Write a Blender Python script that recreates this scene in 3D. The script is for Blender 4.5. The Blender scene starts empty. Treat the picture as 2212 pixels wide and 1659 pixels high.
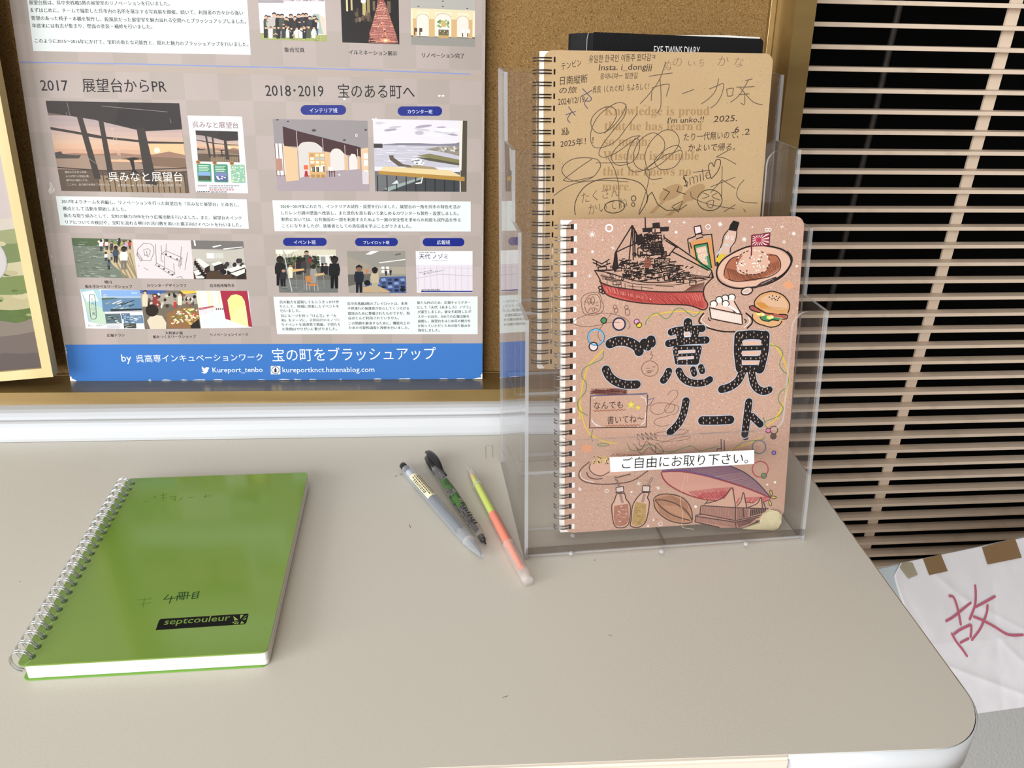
import bpy, bmesh, math, random
from mathutils import Vector as V, Matrix, noise

# ------------------------------------------------------------------ camera, world, lights, exposure
S = bpy.context.scene
COL = S.collection
FPX = 1759.33                      # focal length in pixels of the 2212 x 1659 frame
CX, CY = 1106.0, 829.5
CAM = V((0, 0, 0.389))             # world: x along the wall, y into the wall, z up, table top at z = 0
RX = V((0.99780353, -0.06220316, 0.0227791))
DN = V((-0.00660762, -0.435617, -0.90010787))
FW = V((0.06591252, 0.89798029, -0.43507119))
cd = bpy.data.cameras.new('camera')
cam = bpy.data.objects.new('camera', cd)
COL.objects.link(cam)
cd.sensor_width = 36.0
cd.lens = FPX / 2212 * 36
cd.clip_start = 0.01
cam.matrix_world = Matrix(((RX.x, -DN.x, -FW.x, CAM.x), (RX.y, -DN.y, -FW.y, CAM.y), (RX.z, -DN.z, -FW.z, CAM.z), (0, 0, 0, 1)))
S.camera = cam
S.view_settings.view_transform = 'Standard'
S.view_settings.look = 'None'
S.view_settings.gamma = 1
S.view_settings.exposure = -0.2
S.cycles.transparent_max_bounces = 40
S.cycles.max_bounces = 10

W = bpy.data.worlds.new('daylit_room')
S.world = W
W.use_nodes = True
bg = W.node_tree.nodes['Background']
bg.inputs[0].default_value = (0.92, 0.96, 1.0, 1)
bg.inputs[1].default_value = 0.26


def area(name, loc, aim, sx, sy, power, col):
    l = bpy.data.lights.new(name, 'AREA')
    l.shape = 'RECTANGLE'
    l.size, l.size_y, l.energy, l.color = sx, sy, power, col
    o = bpy.data.objects.new(name, l)
    o.location = loc
    o.rotation_euler = (V(aim) - V(loc)).to_track_quat('-Z', 'Y').to_euler()
    COL.objects.link(o)
    return o


area('window_daylight', (-2.5, -1.35, 0.72), (0.0, 0.6, 0.1), 1.9, 1.5, 118, (0.985, 0.99, 1.0))
area('window_daylight', (-0.85, -2.3, 1.0), (0.4, 0.6, 0.0), 1.4, 1.4, 62, (0.985, 0.99, 1.0))
area('ceiling_lamp', (-0.3, -0.5, 2.2), (0.1, 0.5, 0.0), 1.0, 1.0, 12, (1.0, 0.95, 0.88))

# ------------------------------------------------------------------ helpers


def ray(u, v):
    return RX * (u - CX) + DN * (v - CY) + FW * FPX


def onplane(u, v, P, n):
    d = ray(u, v)
    return CAM + d * ((V(P) - CAM).dot(n) / d.dot(n))


def onz(u, v, z=0.0):
    return onplane(u, v, (0, 0, z), V((0, 0, 1)))


def lin(c):
    if isinstance(c, str):
        c = [int(c[i:i + 2], 16) for i in (0, 2, 4)]
    r = []
    for x in c[:3]:
        x = x / 255.0
        r.append(x / 12.92 if x <= 0.04045 else ((x + 0.055) / 1.055) ** 2.4)
    return (r[0], r[1], r[2], 1.0)


class Fr:
    """a frame: origin and three axes; at(x, y, z) gives the point in the room"""

    def __init__(s, o, ex, ey, ez=None):
        s.o, s.ex, s.ey = V(o), V(ex).normalized(), V(ey).normalized()
        s.ez = V(ez).normalized() if ez is not None else s.ex.cross(s.ey).normalized()

    def at(s, x, y, z=0.0):
        return s.o + s.ex * x + s.ey * y + s.ez * z

    def px(s, u, v, z=0.0):
        p = onplane(u, v, s.o + s.ez * z, s.ez) - s.o
        return p.dot(s.ex), p.dot(s.ey)


WORLD = Fr((0, 0, 0), (1, 0, 0), (0, 1, 0))


def tagit(o, label=None, cat=None, group=None, kind=None):
    for k, v in (('label', label), ('category', cat), ('group', group), ('kind', kind)):
        if v:
            o[k] = v
    return o


def thing(name, label, cat, loc, group=None):
    o = bpy.data.objects.new(name, None)
    o.location = loc
    o.empty_display_size = 0.02
    COL.objects.link(o)
    return tagit(o, label, cat, group)


def rootloc(o):
    p = V((0, 0, 0))
    while o is not None:
        p += o.location
        o = o.parent
    return p


class MB:
    """collects shapes in room coordinates and links them as one mesh object"""

    def __init__(s):
        s.v, s.f, s.mi, s.sm = [], [], [], []

    def add(s, vs, fs, mi=0, smooth=False):
        b = len(s.v)
        s.v += [V(p) for p in vs]
        for f in fs:
            s.f.append([b + i for i in f])
            s.mi.append(mi)
            s.sm.append(smooth)
        return s

    def box(s, fr, x0, x1, y0, y1, z0, z1, mi=0):
        p = [fr.at(x, y, z) for z in (z0, z1) for y in (y0, y1) for x in (x0, x1)]
        return s.add(p, [(0, 2, 3, 1), (4, 5, 7, 6), (0, 1, 5, 4), (2, 6, 7, 3), (0, 4, 6, 2), (1, 3, 7, 5)], mi)

    def prism(s, fr, poly, z0, z1, mi=0, mside=None):
        n = len(poly)
        a = [fr.at(x, y, z0) for x, y in poly] + [fr.at(x, y, z1) for x, y in poly]
        s.add(a, [tuple(range(n))[::-1], tuple(range(n, 2 * n))], mi)
        s.add(a, [(i, (i + 1) % n, n + (i + 1) % n, n + i) for i in range(n)], mi if mside is None else mside)
        return s

    def tube(s, pts, r, seg=8, mi=0, caps=True):
        pts = [V(p) for p in pts]
        n = len(pts)
        t0 = (pts[1] - pts[0]).normalized()
        up = V((0, 0, 1)) if abs(t0.z) < 0.9 else V((1, 0, 0))
        nn = t0.cross(up).normalized()
        vs = []
        for i, p in enumerate(pts):
            t = (pts[min(i + 1, n - 1)] - pts[max(i - 1, 0)]).normalized()
            nn = (nn - t * nn.dot(t)).normalized()
            bb = t.cross(nn)
            rr = r[i] if isinstance(r, (list, tuple)) else r
            vs += [p + nn * (rr * math.cos(2 * math.pi * k / seg)) + bb * (rr * math.sin(2 * math.pi * k / seg)) for k in range(seg)]
        fs = [(i * seg + k, i * seg + (k + 1) % seg, (i + 1) * seg + (k + 1) % seg, (i + 1) * seg + k) for i in range(n - 1) for k in range(seg)]
        s.add(vs, fs, mi, True)
        if caps:
            s.add(vs[:seg], [tuple(range(seg))[::-1]], mi)
            s.add(vs[-seg:], [tuple(range(seg))], mi)
        return s

    def lathe(s, A, ax, prof, seg=24, mi=0):
        """prof: (distance along the axis, radius)"""
        return s.tube([V(A) + V(ax) * (d + i * 1e-7) for i, (d, r) in enumerate(prof)], [r for d, r in prof], seg, mi)

    def build(s, name, mats, parent=None, loc=(0, 0, 0), bevel=0, label=None):
        o0 = rootloc(parent) if parent else V(loc)
        me = bpy.data.meshes.new(name)
        me.from_pydata([p - o0 for p in s.v], [], s.f)
        for m in (mats if isinstance(mats, (list, tuple)) else [mats]):
            me.materials.append(m)
        for p, mi, sm in zip(me.polygons, s.mi, s.sm):
            p.material_index = mi
            p.use_smooth = sm
        bm = bmesh.new()
        bm.from_mesh(me)
        bmesh.ops.recalc_face_normals(bm, faces=bm.faces)
        bm.to_mesh(me)
        bm.free()
        o = bpy.data.objects.new(name, me)
        COL.objects.link(o)
        if parent:
            o.parent = parent
        else:
            o.location = loc
        if bevel:
            md = o.modifiers.new('soft_edge', 'BEVEL')
            md.width, md.segments, md.limit_method = bevel, 2, 'ANGLE'
        if label:
            o['label'] = label
        return o


def rrect(x0, y0, x1, y1, r, n=6, which=(1, 1, 1, 1)):
    """rounded rectangle, corners in order bottom-left, bottom-right, top-right, top-left"""
    out = []
    for (cx, cy, a0, on) in ((x0 + r, y0 + r, 180, which[0]), (x1 - r, y0 + r, 270, which[1]), (x1 - r, y1 - r, 0, which[2]), (x0 + r, y1 - r, 90, which[3])):
        if on:
            for k in range(n + 1):
                a = math.radians(a0 + 90 * k / n)
                out.append((cx + r * math.cos(a), cy + r * math.sin(a)))
        else:
            out.append({180: (x0, y0), 270: (x1, y0), 0: (x1, y1), 90: (x0, y1)}[a0])
    return out


SERIF = {chr(65 + k): chr(0x1D400 + k) for k in range(26)}
SERIF.update({chr(97 + k): chr(0x1D41A + k) for k in range(26)})


def serif(t):
    return ''.join(SERIF.get(c, c) for c in t)


_txt = {}


def text2d(s, bold=0.0):
    key = (s, bold)
    if key not in _txt:
        c = bpy.data.curves.new('t', 'FONT')
        c.body, c.resolution_u, c.offset = s, 2, bold
        o = bpy.data.objects.new('t', c)
        COL.objects.link(o)
        me = bpy.data.meshes.new_from_object(o.evaluated_get(bpy.context.evaluated_depsgraph_get()))
        vs = [(v.co.x, v.co.y) for v in me.vertices]
        fs = [tuple(p.vertices) for p in me.polygons]
        bpy.data.objects.remove(o)
        bpy.data.curves.remove(c)
        bpy.data.meshes.remove(me)
        x0, y0 = min(v[0] for v in vs), min(v[1] for v in vs)
        x1, y1 = max(v[0] for v in vs), max(v[1] for v in vs)
        _txt[key] = ([(x - x0, y - y0) for x, y in vs], fs, x1 - x0, y1 - y0)
    return _txt[key]


def spline(pts, n=6, closed=False):
    m = len(pts)
    out = []
    for i in range(m if closed else m - 1):
        if closed:
            a, b, c, d = pts[i - 1], pts[i], pts[(i + 1) % m], pts[(i + 2) % m]
        else:
            a, b, c, d = pts[max(i - 1, 0)], pts[i], pts[i + 1], pts[min(i + 2, m - 1)]
        for k in range(n):
            t = k / n
            out.append(tuple(0.5 * (2 * b[j] + (c[j] - a[j]) * t + (2 * a[j] - 5 * b[j] + 4 * c[j] - d[j]) * t * t + (3 * b[j] - a[j] - 3 * c[j] + d[j]) * t ** 3) for j in (0, 1)))
    if not closed:
        out.append(tuple(pts[-1]))
    return out


class Art:
    """print or ink lying on a flat sheet; points are read off a view of the sheet, scaled by .s from (.ox, .oy), and set down on the sheet"""
    DZ = 2.0e-5

    def __init__(s, fr, z=5e-5, base=0):
        s.fr, s.z0, s.base = fr, z, base
        s.v, s.f, s.c = [], [], []
        s.view(0, 0, 1)

    def view(s, ox, oy, k):
        s.ox, s.oy, s.k = ox, oy, k
        return s

    def pt(s, p):
        return s.fr.px(s.ox + p[0] * s.k, s.oy + p[1] * s.k)

    def _add(s, ab, faces, col, ly):
        b = len(s.v)
        s.n = (getattr(s, 'n', 0) + 1) % 40
        z = s.z0 + s.DZ * (ly + s.base) + 4e-7 * s.n
        s.v += [s.fr.at(a, c, z) for a, c in ab]
        for f in faces:
            s.f.append([b + i for i in f])
            s.c.append(lin(col))

    def poly(s, pts, col, ly=0, smooth=False):
        if smooth:
            pts = spline(pts, 5, True)
        s._add([s.pt(p) for p in pts], [tuple(range(len(pts)))], col, ly)
        return s

    def rect(s, x0, y0, x1, y1, col, ly=0):
        return s.poly([(x0, y0), (x1, y0), (x1, y1), (x0, y1)], col, ly)

    def ell(s, cx, cy, rx, ry=None, col='000000', ly=0, rot=0, n=20):
        ry = rx if ry is None else ry
        c, q = math.cos(math.radians(rot)), math.sin(math.radians(rot))
        P = [(rx * math.cos(2 * math.pi * i / n), ry * math.sin(2 * math.pi * i / n)) for i in range(n)]
        return s.poly([(cx + x * c - y * q, cy + x * q + y * c) for x, y in P], col, ly)

    def ring(s, cx, cy, rx, ry=None, w=3, col='000000', ly=2, rot=0, a0=0, a1=360, n=28):
        ry = rx if ry is None else ry
        c, q = math.cos(math.radians(rot)), math.sin(math.radians(rot))
        A = [math.radians(a0 + (a1 - a0) * i / n) for i in range(n + 1)]
        P = [(rx * math.cos(a), ry * math.sin(a)) for a in A]
        return s.line([(cx + x * c - y * q, cy + x * q + y * c) for x, y in P], w, col, ly)

    def line(s, pts, w, col, ly=2, smooth=False, closed=False, caps=False):
        if smooth and len(pts) > 2:
            pts = spline(pts, 6, closed)
        if closed:
            pts = list(pts) + [pts[0]]
        q = [V(s.pt(p)) for p in pts]
        q = [p for i, p in enumerate(q) if i == 0 or (p - q[i - 1]).length > 1e-7]
        if len(q) < 2:
            return s
        # pen width measured on the sheet near the stroke
        e = V(s.pt((pts[0][0] + 10, pts[0][1]))) - V(s.pt(pts[0]))
        r = w * e.length / 10 / 2
        vs = []
        n = len(q)
        for i, p in enumerate(q):
            a = (p - q[i - 1]).normalized() if i else (q[1] - p).normalized()
            b = (q[i + 1] - p).normalized() if i < n - 1 else a
            t = a + b
            t = t.normalized() if t.length > 0.2 else a
            m = V((-t.y, t.x))
            kk = min(1.0 / max(m.dot(V((-a.y, a.x))), 0.4), 1.8)
            vs += [p + m * r * kk, p - m * r * kk]
        s._add(vs, [(2 * i, 2 * i + 1, 2 * i + 3, 2 * i + 2) for i in range(n - 1)], col, ly)
        if caps:
            for p in (q[0], q[-1]):
                s._add([p + V((r * math.cos(k * math.pi / 8), r * math.sin(k * math.pi / 8))) for k in range(16)], [tuple(range(16))], col, ly)
        return s

    def lines(s, many, w, col, ly=2, smooth=False):
        for m in many:
            s.line(m, w, col, ly, smooth)
        return s

    def hatch(s, top, bot, n, w, col, ly=1, jit=0.0, rnd=None):
        """n strokes joining two edges"""
        def on(L, t):
            t *= len(L) - 1
            i = min(int(t), len(L) - 2)
            return [L[i][j] + (L[i + 1][j] - L[i][j]) * (t - i) for j in (0, 1)]
        for i in range(n):
            t = (i + 0.5) / n
            a, b = on(top, t), on(bot, min(max(t + (rnd.uniform(-jit, jit) if rnd else 0), 0), 1))
            s.line([a, b], w, col, ly)
        return s

    def text(s, t, p0, p1, h=None, col='101014', ly=1, bold=0.0, slant=0.0):
        """t set so that its outline runs from p0 (bottom left) to p1 (bottom right), h tall"""
        vs, fs, w, hh = text2d(t, min(bold, 0))
        A, B = V(s.pt(p0)), V(s.pt(p1))
        x = (B - A) / w
        y = V((-x.y, x.x))
        if h:
            e = (V(s.pt((p0[0], p0[1] - h))) - A).length / hh
            y = y.normalized() * e
        y = y + x * slant
        for k in ((-0.5, 0.5) if bold > 0 else (0,)):
            s._add([A + x * (a + k * bold) + y * b for a, b in vs], fs, col, ly)
        return s

    def build(s, name, mat, parent, label=None):
        o0 = rootloc(parent)
        me = bpy.data.meshes.new(name)
        me.from_pydata([p - o0 for p in s.v], [], s.f)
        at = me.color_attributes.new('ink', 'FLOAT_COLOR', 'CORNER')
        buf = []
        for f, c in zip(s.f, s.c):
            buf += list(c) * len(f)
        at.data.foreach_set('color', buf)
        me.materials.append(mat)
        o = bpy.data.objects.new(name, me)
        COL.objects.link(o)
        o.parent = parent
        if label:
            o['label'] = label
        return o


# ------------------------------------------------------------------ materials


def mat(name, col=(0.8, 0.8, 0.8, 1), rough=0.5, metal=0.0, spec=0.5, coat=0.0, trans=0.0):
    m = bpy.data.materials.new(name)
    m.use_nodes = True
    b = m.node_tree.nodes['Principled BSDF']
    b.inputs['Base Color'].default_value = lin(col) if not isinstance(col[0], float) else col
    b.inputs['Roughness'].default_value = rough
    b.inputs['Metallic'].default_value = metal
    b.inputs['Specular IOR Level'].default_value = spec
    b.inputs['Coat Weight'].default_value = coat
    return m


def nodes(m):
    return m.node_tree.nodes, m.node_tree.links, m.node_tree.nodes['Principled BSDF']


def speckle(m, specs, base, scale_xyz=(1, 1, 1)):
    """specs: (noise scale, threshold low, threshold high, colour, detail)"""
    N, L, b = nodes(m)
    tc = N.new('ShaderNodeTexCoord')
    mp = N.new('ShaderNodeMapping')
    mp.inputs['Scale'].default_value = scale_xyz
    L.new(tc.outputs['Object'], mp.inputs[0])
    prev = None
    for sc, lo, hi, col, det in specs:
        nz = N.new('ShaderNodeTexNoise')
        nz.inputs['Scale'].default_value = sc
        nz.inputs['Detail'].default_value = det
        L.new(mp.outputs[0], nz.inputs['Vector'])
        rp = N.new('ShaderNodeMapRange')
        rp.inputs['From Min'].default_value = lo
        rp.inputs['From Max'].default_value = hi
        L.new(nz.outputs['Fac'], rp.inputs[0])
        mx = N.new('ShaderNodeMix')
        mx.data_type = 'RGBA'
        L.new(rp.outputs[0], mx.inputs[0])
        if prev is None:
            mx.inputs[6].default_value = lin(base)
        else:
            L.new(prev, mx.inputs[6])
        mx.inputs[7].default_value = lin(col)
        prev = mx.outputs[2]
    L.new(prev, b.inputs['Base Color'])
    return m


def bump(m, scale, strength, dist=0.001, detail=2.0, stretch=(1, 1, 1)):
    N, L, b = nodes(m)
    tc = N.new('ShaderNodeTexCoord')
    mp = N.new('ShaderNodeMapping')
    mp.inputs['Scale'].default_value = stretch
    L.new(tc.outputs['Object'], mp.inputs[0])
    nz = N.new('ShaderNodeTexNoise')
    nz.inputs['Scale'].default_value = scale
    nz.inputs['Detail'].default_value = detail
    L.new(mp.outputs[0], nz.inputs['Vector'])
    bp = N.new('ShaderNodeBump')
    bp.inputs['Strength'].default_value = strength
    bp.inputs['Distance'].default_value = dist
    L.new(nz.outputs['Fac'], bp.inputs['Height'])
    L.new(bp.outputs[0], b.inputs['Normal'])
    return m


def inkmat(name, rough, spec=0.5, coat=0.0):
    m = mat(name, 'ffffff', rough, 0, spec, coat)
    N, L, b = nodes(m)
    a = N.new('ShaderNodeVertexColor')
    a.layer_name = 'ink'
    L.new(a.outputs[0], b.inputs['Base Color'])
    return m


def clear(name, tint, ior, rough=0.03, haze=None, haze_amt=0.0):
    """clear sheet plastic: see-through, mirror-like at grazing angles, optionally hazy"""
    m = bpy.data.materials.new(name)
    m.use_nodes = True
    N, L = m.node_tree.nodes, m.node_tree.links
    N.remove(N['Principled BSDF'])
    out = N['Material Output']
    t = N.new('ShaderNodeBsdfTransparent')
    t.inputs[0].default_value = tint
    g = N.new('ShaderNodeBsdfGlossy')
    g.inputs['Roughness'].default_value = rough
    lw = N.new('ShaderNodeLayerWeight')
    pw = N.new('ShaderNodeMath')
    pw.operation = 'POWER'
    pw.inputs[1].default_value = 4.0
    L.new(lw.outputs['Facing'], pw.inputs[0])
    fr = N.new('ShaderNodeMapRange')
    r0 = ((ior - 1) / (ior + 1)) ** 2
    fr.inputs['To Min'].default_value = r0
    fr.inputs['To Max'].default_value = 0.85
    L.new(pw.outputs[0], fr.inputs[0])
    mx = N.new('ShaderNodeMixShader')
    L.new(fr.outputs[0], mx.inputs[0])
    last = t.outputs[0]
    if haze:
        d = N.new('ShaderNodeBsdfDiffuse')
        d.inputs[0].default_value = lin(haze)
        m2 = N.new('ShaderNodeMixShader')
        m2.inputs[0].default_value = haze_amt
        L.new(t.outputs[0], m2.inputs[1])
        L.new(d.outputs[0], m2.inputs[2])
        last = m2.outputs[0]
    L.new(last, mx.inputs[1])
    L.new(g.outputs[0], mx.inputs[2])
    L.new(mx.outputs[0], out.inputs[0])
    return m


M = {}
M['ink'] = inkmat('ink_matt', 0.65, 0.3)
M['ink_gloss'] = inkmat('ink_laminated', 0.28, 0.12)
M['edge_shaded'] = mat('shaded_tan_edging', 'b49f8c', 0.5)  # tan carries the shade of the table's right side in its colour
M['table'] = bump(speckle(mat('beige_laminate', 'bfb7a8', 0.42, 0, 0.35), [(700, 0.45, 0.62, 'cac4b7', 2), (3, 0.4, 0.7, 'd1ccc0', 1)], 'cec9bd'), 900, 0.05, 0.0003)
M['white'] = mat('white_plastic', 'cdd0d3', 0.28)
M['cream'] = mat('cream_edging', 'efe6d6', 0.4)
M['wallpaint'] = bump(mat('painted_wall', 'd8d2c6', 0.8), 60, 0.1)
M['shade_wall'] = speckle(mat('brown_shade_wall', '7a6248', 0.6), [(4, 0.35, 0.65, '6b543c', 4)], '7d654b', (1, 12, 1))
M['floor'] = speckle(mat('brown_floor', '8a6a4c', 0.5), [(3, 0.35, 0.65, '7b5b3f', 4)], '94724f', (1, 14, 1))
M['cork'] = bump(speckle(mat('cork', '85663c', 0.85, 0, 0.15), [(800, 0.50, 0.64, '98794b', 3), (640, 0.55, 0.70, '614324', 3), (1500, 0.60, 0.72, 'ae9066', 1)], '85663c'), 700, 0.4, 0.001)
M['gold'] = bump(speckle(mat('gold_anodised', '8f7547', 0.26, 0.45, 0.5), [(25, 0.45, 0.7, '7d6539', 4)], '937a4c', (0.15, 1, 1)), 300, 0.08, 0.0004, 2, (0.05, 1, 1))
M['slat'] = speckle(mat('beige_louvre', 'e8d5bf', 0.45), [(40, 0.55, 0.75, 'dac6ae', 4)], 'e8d5bf')
M['black'] = mat('black_void', '060606', 0.9, 0, 0.1)
M['charcoal'] = mat('black_plastic', '1b1b1c', 0.35)
M['dark_cable'] = mat('dark_grey_conduit', '37332f', 0.6)
M['kraft'] = speckle(mat('kraft_board_pink', 'c19d8a', 0.8, 0, 0.12), [(1100, 0.58, 0.70, 'dcc2b1', 2), (900, 0.62, 0.72, 'a07e69', 2), (8, 0.4, 0.7, 'bd9985', 2)], 'c09c89')
M['kraft2'] = speckle(mat('kraft_board_tan', 'bfa37d', 0.8, 0, 0.12), [(900, 0.54, 0.70, 'd2b990', 2), (900, 0.60, 0.72, 'a48863', 2), (9, 0.4, 0.7, 'bb9f78', 2)], 'bfa37c')
M['kraft_in'] = speckle(mat('kraft_board_inside', 'd8cda6', 0.8, 0, 0.15), [(700, 0.6, 0.7, 'c0b48c', 2)], 'd8cda6')
M['pages'] = bump(speckle(mat('paper_pages', 'e6e3dc', 0.7, 0, 0.2), [(4, 0.52, 0.66, 'c9c5be', 3), (2, 0.60, 0.70, 'd8d0c4', 1)], 'e8e6e0', (1, 1, 420)), 6, 0.35, 0.0006, 3, (1, 1, 260))
M['pagesk'] = mat('paper_page_edges', 'f2eee6', 0.7, 0, 0.2)
M['wire_black'] = mat('black_coated_wire', '151516', 0.3)
M['wire_grey'] = mat('grey_steel_wire', '8a8684', 0.25, 0.9)
M['wire_silver'] = mat('silver_wire', 'c9cbd0', 0.18, 1.0)
M['hole'] = mat('dark_punch_hole', '1a1613', 0.8)
M['hole_glint'] = mat('white_hole_glint', 'eeeae6', 0.5)
M['green'] = bump(speckle(mat('green_plastic_cover', '6f9a2e', 0.12, 0, 0.5), [(5, 0.4, 0.7, '6f9238', 2)], '7a9a42'), 26, 0.05, 0.0008)
M['green_edge'] = mat('green_plastic_edge', '6fa33a', 0.25)
M['leather'] = bump(mat('grey_leatherette', 'b9bab8', 0.5, 0, 0.3), 320, 0.5, 0.001)
M['blue_grey'] = mat('pale_blue_cover', 'c6d2d8', 0.5)
M['notice'] = bump(mat('crumpled_paper', 'ececf0', 0.75, 0, 0.2), 40, 0.25, 0.002, 3)
M['brown_tape'] = bump(mat('brown_packing_tape', '8a7050', 0.35), 30, 0.15, 0.0006)
M['paper'] = mat('white_paper', 'f0f3f1', 0.6, 0, 0.3)
M['sticker'] = mat('cream_sticker', 'efe6bf', 0.5)
M['lightwood'] = speckle(mat('light_wood', 'd9c894', 0.5), [(14, 0.4, 0.7, 'c8b47c', 4)], 'dccb98', (1, 1, 0.1))
M['acrylic'] = clear('clear_acrylic', (0.99, 0.988, 0.988, 1), 1.43, 0.03, 'c8beba', 0.014)  # faint brown haze imitates the veil of reflections on the panels
M['acrylic_edge'] = clear('acrylic_cut_edge', (0.74, 0.73, 0.74, 1), 1.7, 0.08, 'eceff1', 0.34)
M['acrylic_dark'] = clear('acrylic_dark_refraction', (0.78, 0.76, 0.75, 1), 1.6, 0.08)
M['frost'] = clear('frosted_barrel', (0.90, 0.93, 0.97, 1), 1.45, 0.2, 'e4eaf0', 0.24)
M['clearpen'] = clear('clear_barrel', (0.93, 0.93, 0.92, 1), 1.4, 0.08, 'e4e0dc', 0.10)
M['clearcap'] = clear('clear_cap', (0.93, 0.92, 0.91, 1), 1.45, 0.1, 'f4ece8', 0.26)
M['cleartape'] = clear('clear_sticky_tape', (0.86, 0.84, 0.74, 1), 1.3, 0.2, 'c8c4b0', 0.35)
M['refill'] = mat('dark_blue_ink_tube', '343d4b', 0.4)
M['refill_black'] = mat('black_ink_tube', '2b262a', 0.4)
M['yellow'] = mat('yellow_highlighter_ink', 'd6ea50', 0.4)
M['amber'] = mat('amber_nib', 'dcc060', 0.5)
M['orange'] = mat('orange_highlighter_ink', 'ff8868', 0.4)
M['orange_nib'] = mat('orange_nib', 'ff7a3c', 0.5)
M['steel'] = mat('metal_tip', 'a8a6a4', 0.25, 0.9)
M['greenprint'] = mat('green_barrel_print', '3f6b2c', 0.45)
M['diary'] = bump(mat('black_diary_cover', '161618', 0.6, 0, 0.15), 500, 0.3, 0.0005)
M['poster_edge'] = mat('white_foam_board', 'efefec', 0.7)


def poster_material():
    m = mat('taupe_poster_print', 'bfb0a7', 0.26, 0, 0.14)
    N, L, b = nodes(m)
    tc = N.new('ShaderNodeTexCoord')
    ck = N.new('ShaderNodeTexChecker')
    ck.inputs['Scale'].default_value = 34
    ck.inputs[1].default_value = lin('b2a59f')
    ck.inputs[2].default_value = lin('aba098')
    mp = N.new('ShaderNodeMapping')
    mp.inputs['Location'].default_value = (0.003, 0.5, 0.004)
    mp.inputs['Scale'].default_value = (1, 0, 1)
    L.new(tc.outputs['Object'], mp.inputs[0])
    L.new(mp.outputs[0], ck.inputs[0])
    nz = N.new('ShaderNodeTexNoise')
    nz.inputs['Scale'].default_value = 22
    nz.inputs['Detail'].default_value = 6
    L.new(tc.outputs['Object'], nz.inputs['Vector'])
    mx = N.new('ShaderNodeMix')
    mx.data_type = 'RGBA'
    mx.blend_type = 'MULTIPLY'
    mx.inputs[0].default_value = 0.16
    L.new(ck.outputs[0], mx.inputs[6])
    L.new(nz.outputs['Fac'], mx.inputs[7])
    L.new(mx.outputs[2], b.inputs['Base Color'])
    return m


M['poster'] = poster_material()

# ------------------------------------------------------------------ setting
FLOORZ = -0.70
tagit(MB().box(WORLD, -2.6, 2.4, -2.4, 1.05, FLOORZ - 0.05, FLOORZ).build('floor', M['floor']), kind='structure')
tagit(MB().box(WORLD, -2.6, 0.20, 0.845, 1.0, FLOORZ, 1.9).build('wall_back', M['wallpaint']), kind='structure')
tagit(MB().box(WORLD, 1.75, 1.85, -2.4, 1.05, FLOORZ, 1.9).build('shade_wall_right', M['shade_wall']), kind='structure')  # added out of view to hold light off the right-hand sides
# rounded white ledge behind the table
sill = [(0.900, -0.10), (0.900, 0.0244), (0.714, 0.0244), (0.707, 0.0242), (0.702, 0.0230), (0.6985, 0.0205), (0.6965, 0.0182), (0.6955, 0.0181), (0.6943, 0.0190),
        (0.6922, 0.0194), (0.6895, 0.0184), (0.6872, 0.0158), (0.6860, 0.011), (0.6858, 0.004), (0.687, 0.0004), (0.690, 0.0), (0.690, -0.10)]
LED = Fr((-1.2, 0, 0), (0, 1, 0), (0, 0, 1), (1, 0, 0))
_ta = math.radians(0.5)
m_ = MB()
m_.prism(LED, sill[::-1], 0, 1.50)
for i_ in range(len(m_.v)):
    p_ = m_.v[i_]
    m_.v[i_] = V((p_.x, p_.y + (p_.x + 0.16) * math.tan(_ta), p_.z))
o_ = m_.build('trim_1', M['white'], bevel=0.0012)
tagit(o_, kind='structure')

# ------------------------------------------------------------------ table
TX1, TY0, TY1 = 0.3172, 0.3145, 0.700
tab = thing('table', 'beige laminate table with rounded corner and white plastic edge', 'table', (-0.3, 0.5, FLOORZ))
top = rrect(-0.9, TY0 + 0.0012, TX1 - 0.0012, TY1, 0.042, 12, (0, 1, 0, 0))
MB().prism(WORLD, top, -0.022, 0.0).build('tabletop', M['table'], tab, bevel=0.0008)


def band(x0, y0, x1, y1, r, w):
    return rrect(x0, y0, x1, y1, r, 12, (0, 1, 0, 0))


eb = MB()
outer = [(-0.9, TY0), (0.186, TY0)]
eb.box(WORLD, -0.9, 0.186, TY0 - 0.0015, TY0 + 0.0012, -0.024, -0.0022)
eb.box(WORLD, -0.9, 0.186, TY0 - 0.0004, TY0 + 0.0012, -0.0022, -0.0003)
eb.build('edge_strip', M['cream'], tab, label='cream edge strip along the table front')
cc = MB()
arc = [(0.1865, TY0)] + [(TX1 - 0.042 + 0.042 * math.sin(a), TY0 + 0.042 - 0.042 * math.cos(a)) for a in [math.radians(5 * k) for k in range(19)]] + [(TX1, 0.37)]
inn = [(0.1865, TY0 + 0.0012)] + [(TX1 - 0.042 + 0.0408 * math.sin(a), TY0 + 0.042 - 0.0408 * math.cos(a)) for a in [math.radians(5 * k) for k in range(19)]] + [(TX1 - 0.0012, 0.37)]
nA = len(arc)
ou = [(x + (0.0024 * (1 if i > 10 else 0.4)) * 0, y - 0.002) if i < 2 else (x, y) for i, (x, y) in enumerate(arc)]
vs = [V((x, y, z)) for z in (-0.025, -0.0004) for x, y in arc] + [V((x, y, z)) for z in (-0.025, -0.0004) for x, y in inn]
fs = []
for i in range(nA - 1):
    fs += [(i, i + 1, nA + i + 1, nA + i), (nA + i, nA + i + 1, 3 * nA + i + 1, 3 * nA + i), (2 * nA + i, 2 * nA + i + 1, i + 1, i)]
fs += [(0, nA, 3 * nA, 2 * nA), (nA - 1, 2 * nA - 1, 4 * nA - 1, 3 * nA - 1)]
cc.add(vs, fs, 0, True)
cc.build('corner_cap', M['white'], tab, label='glossy white plastic corner cap')
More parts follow.
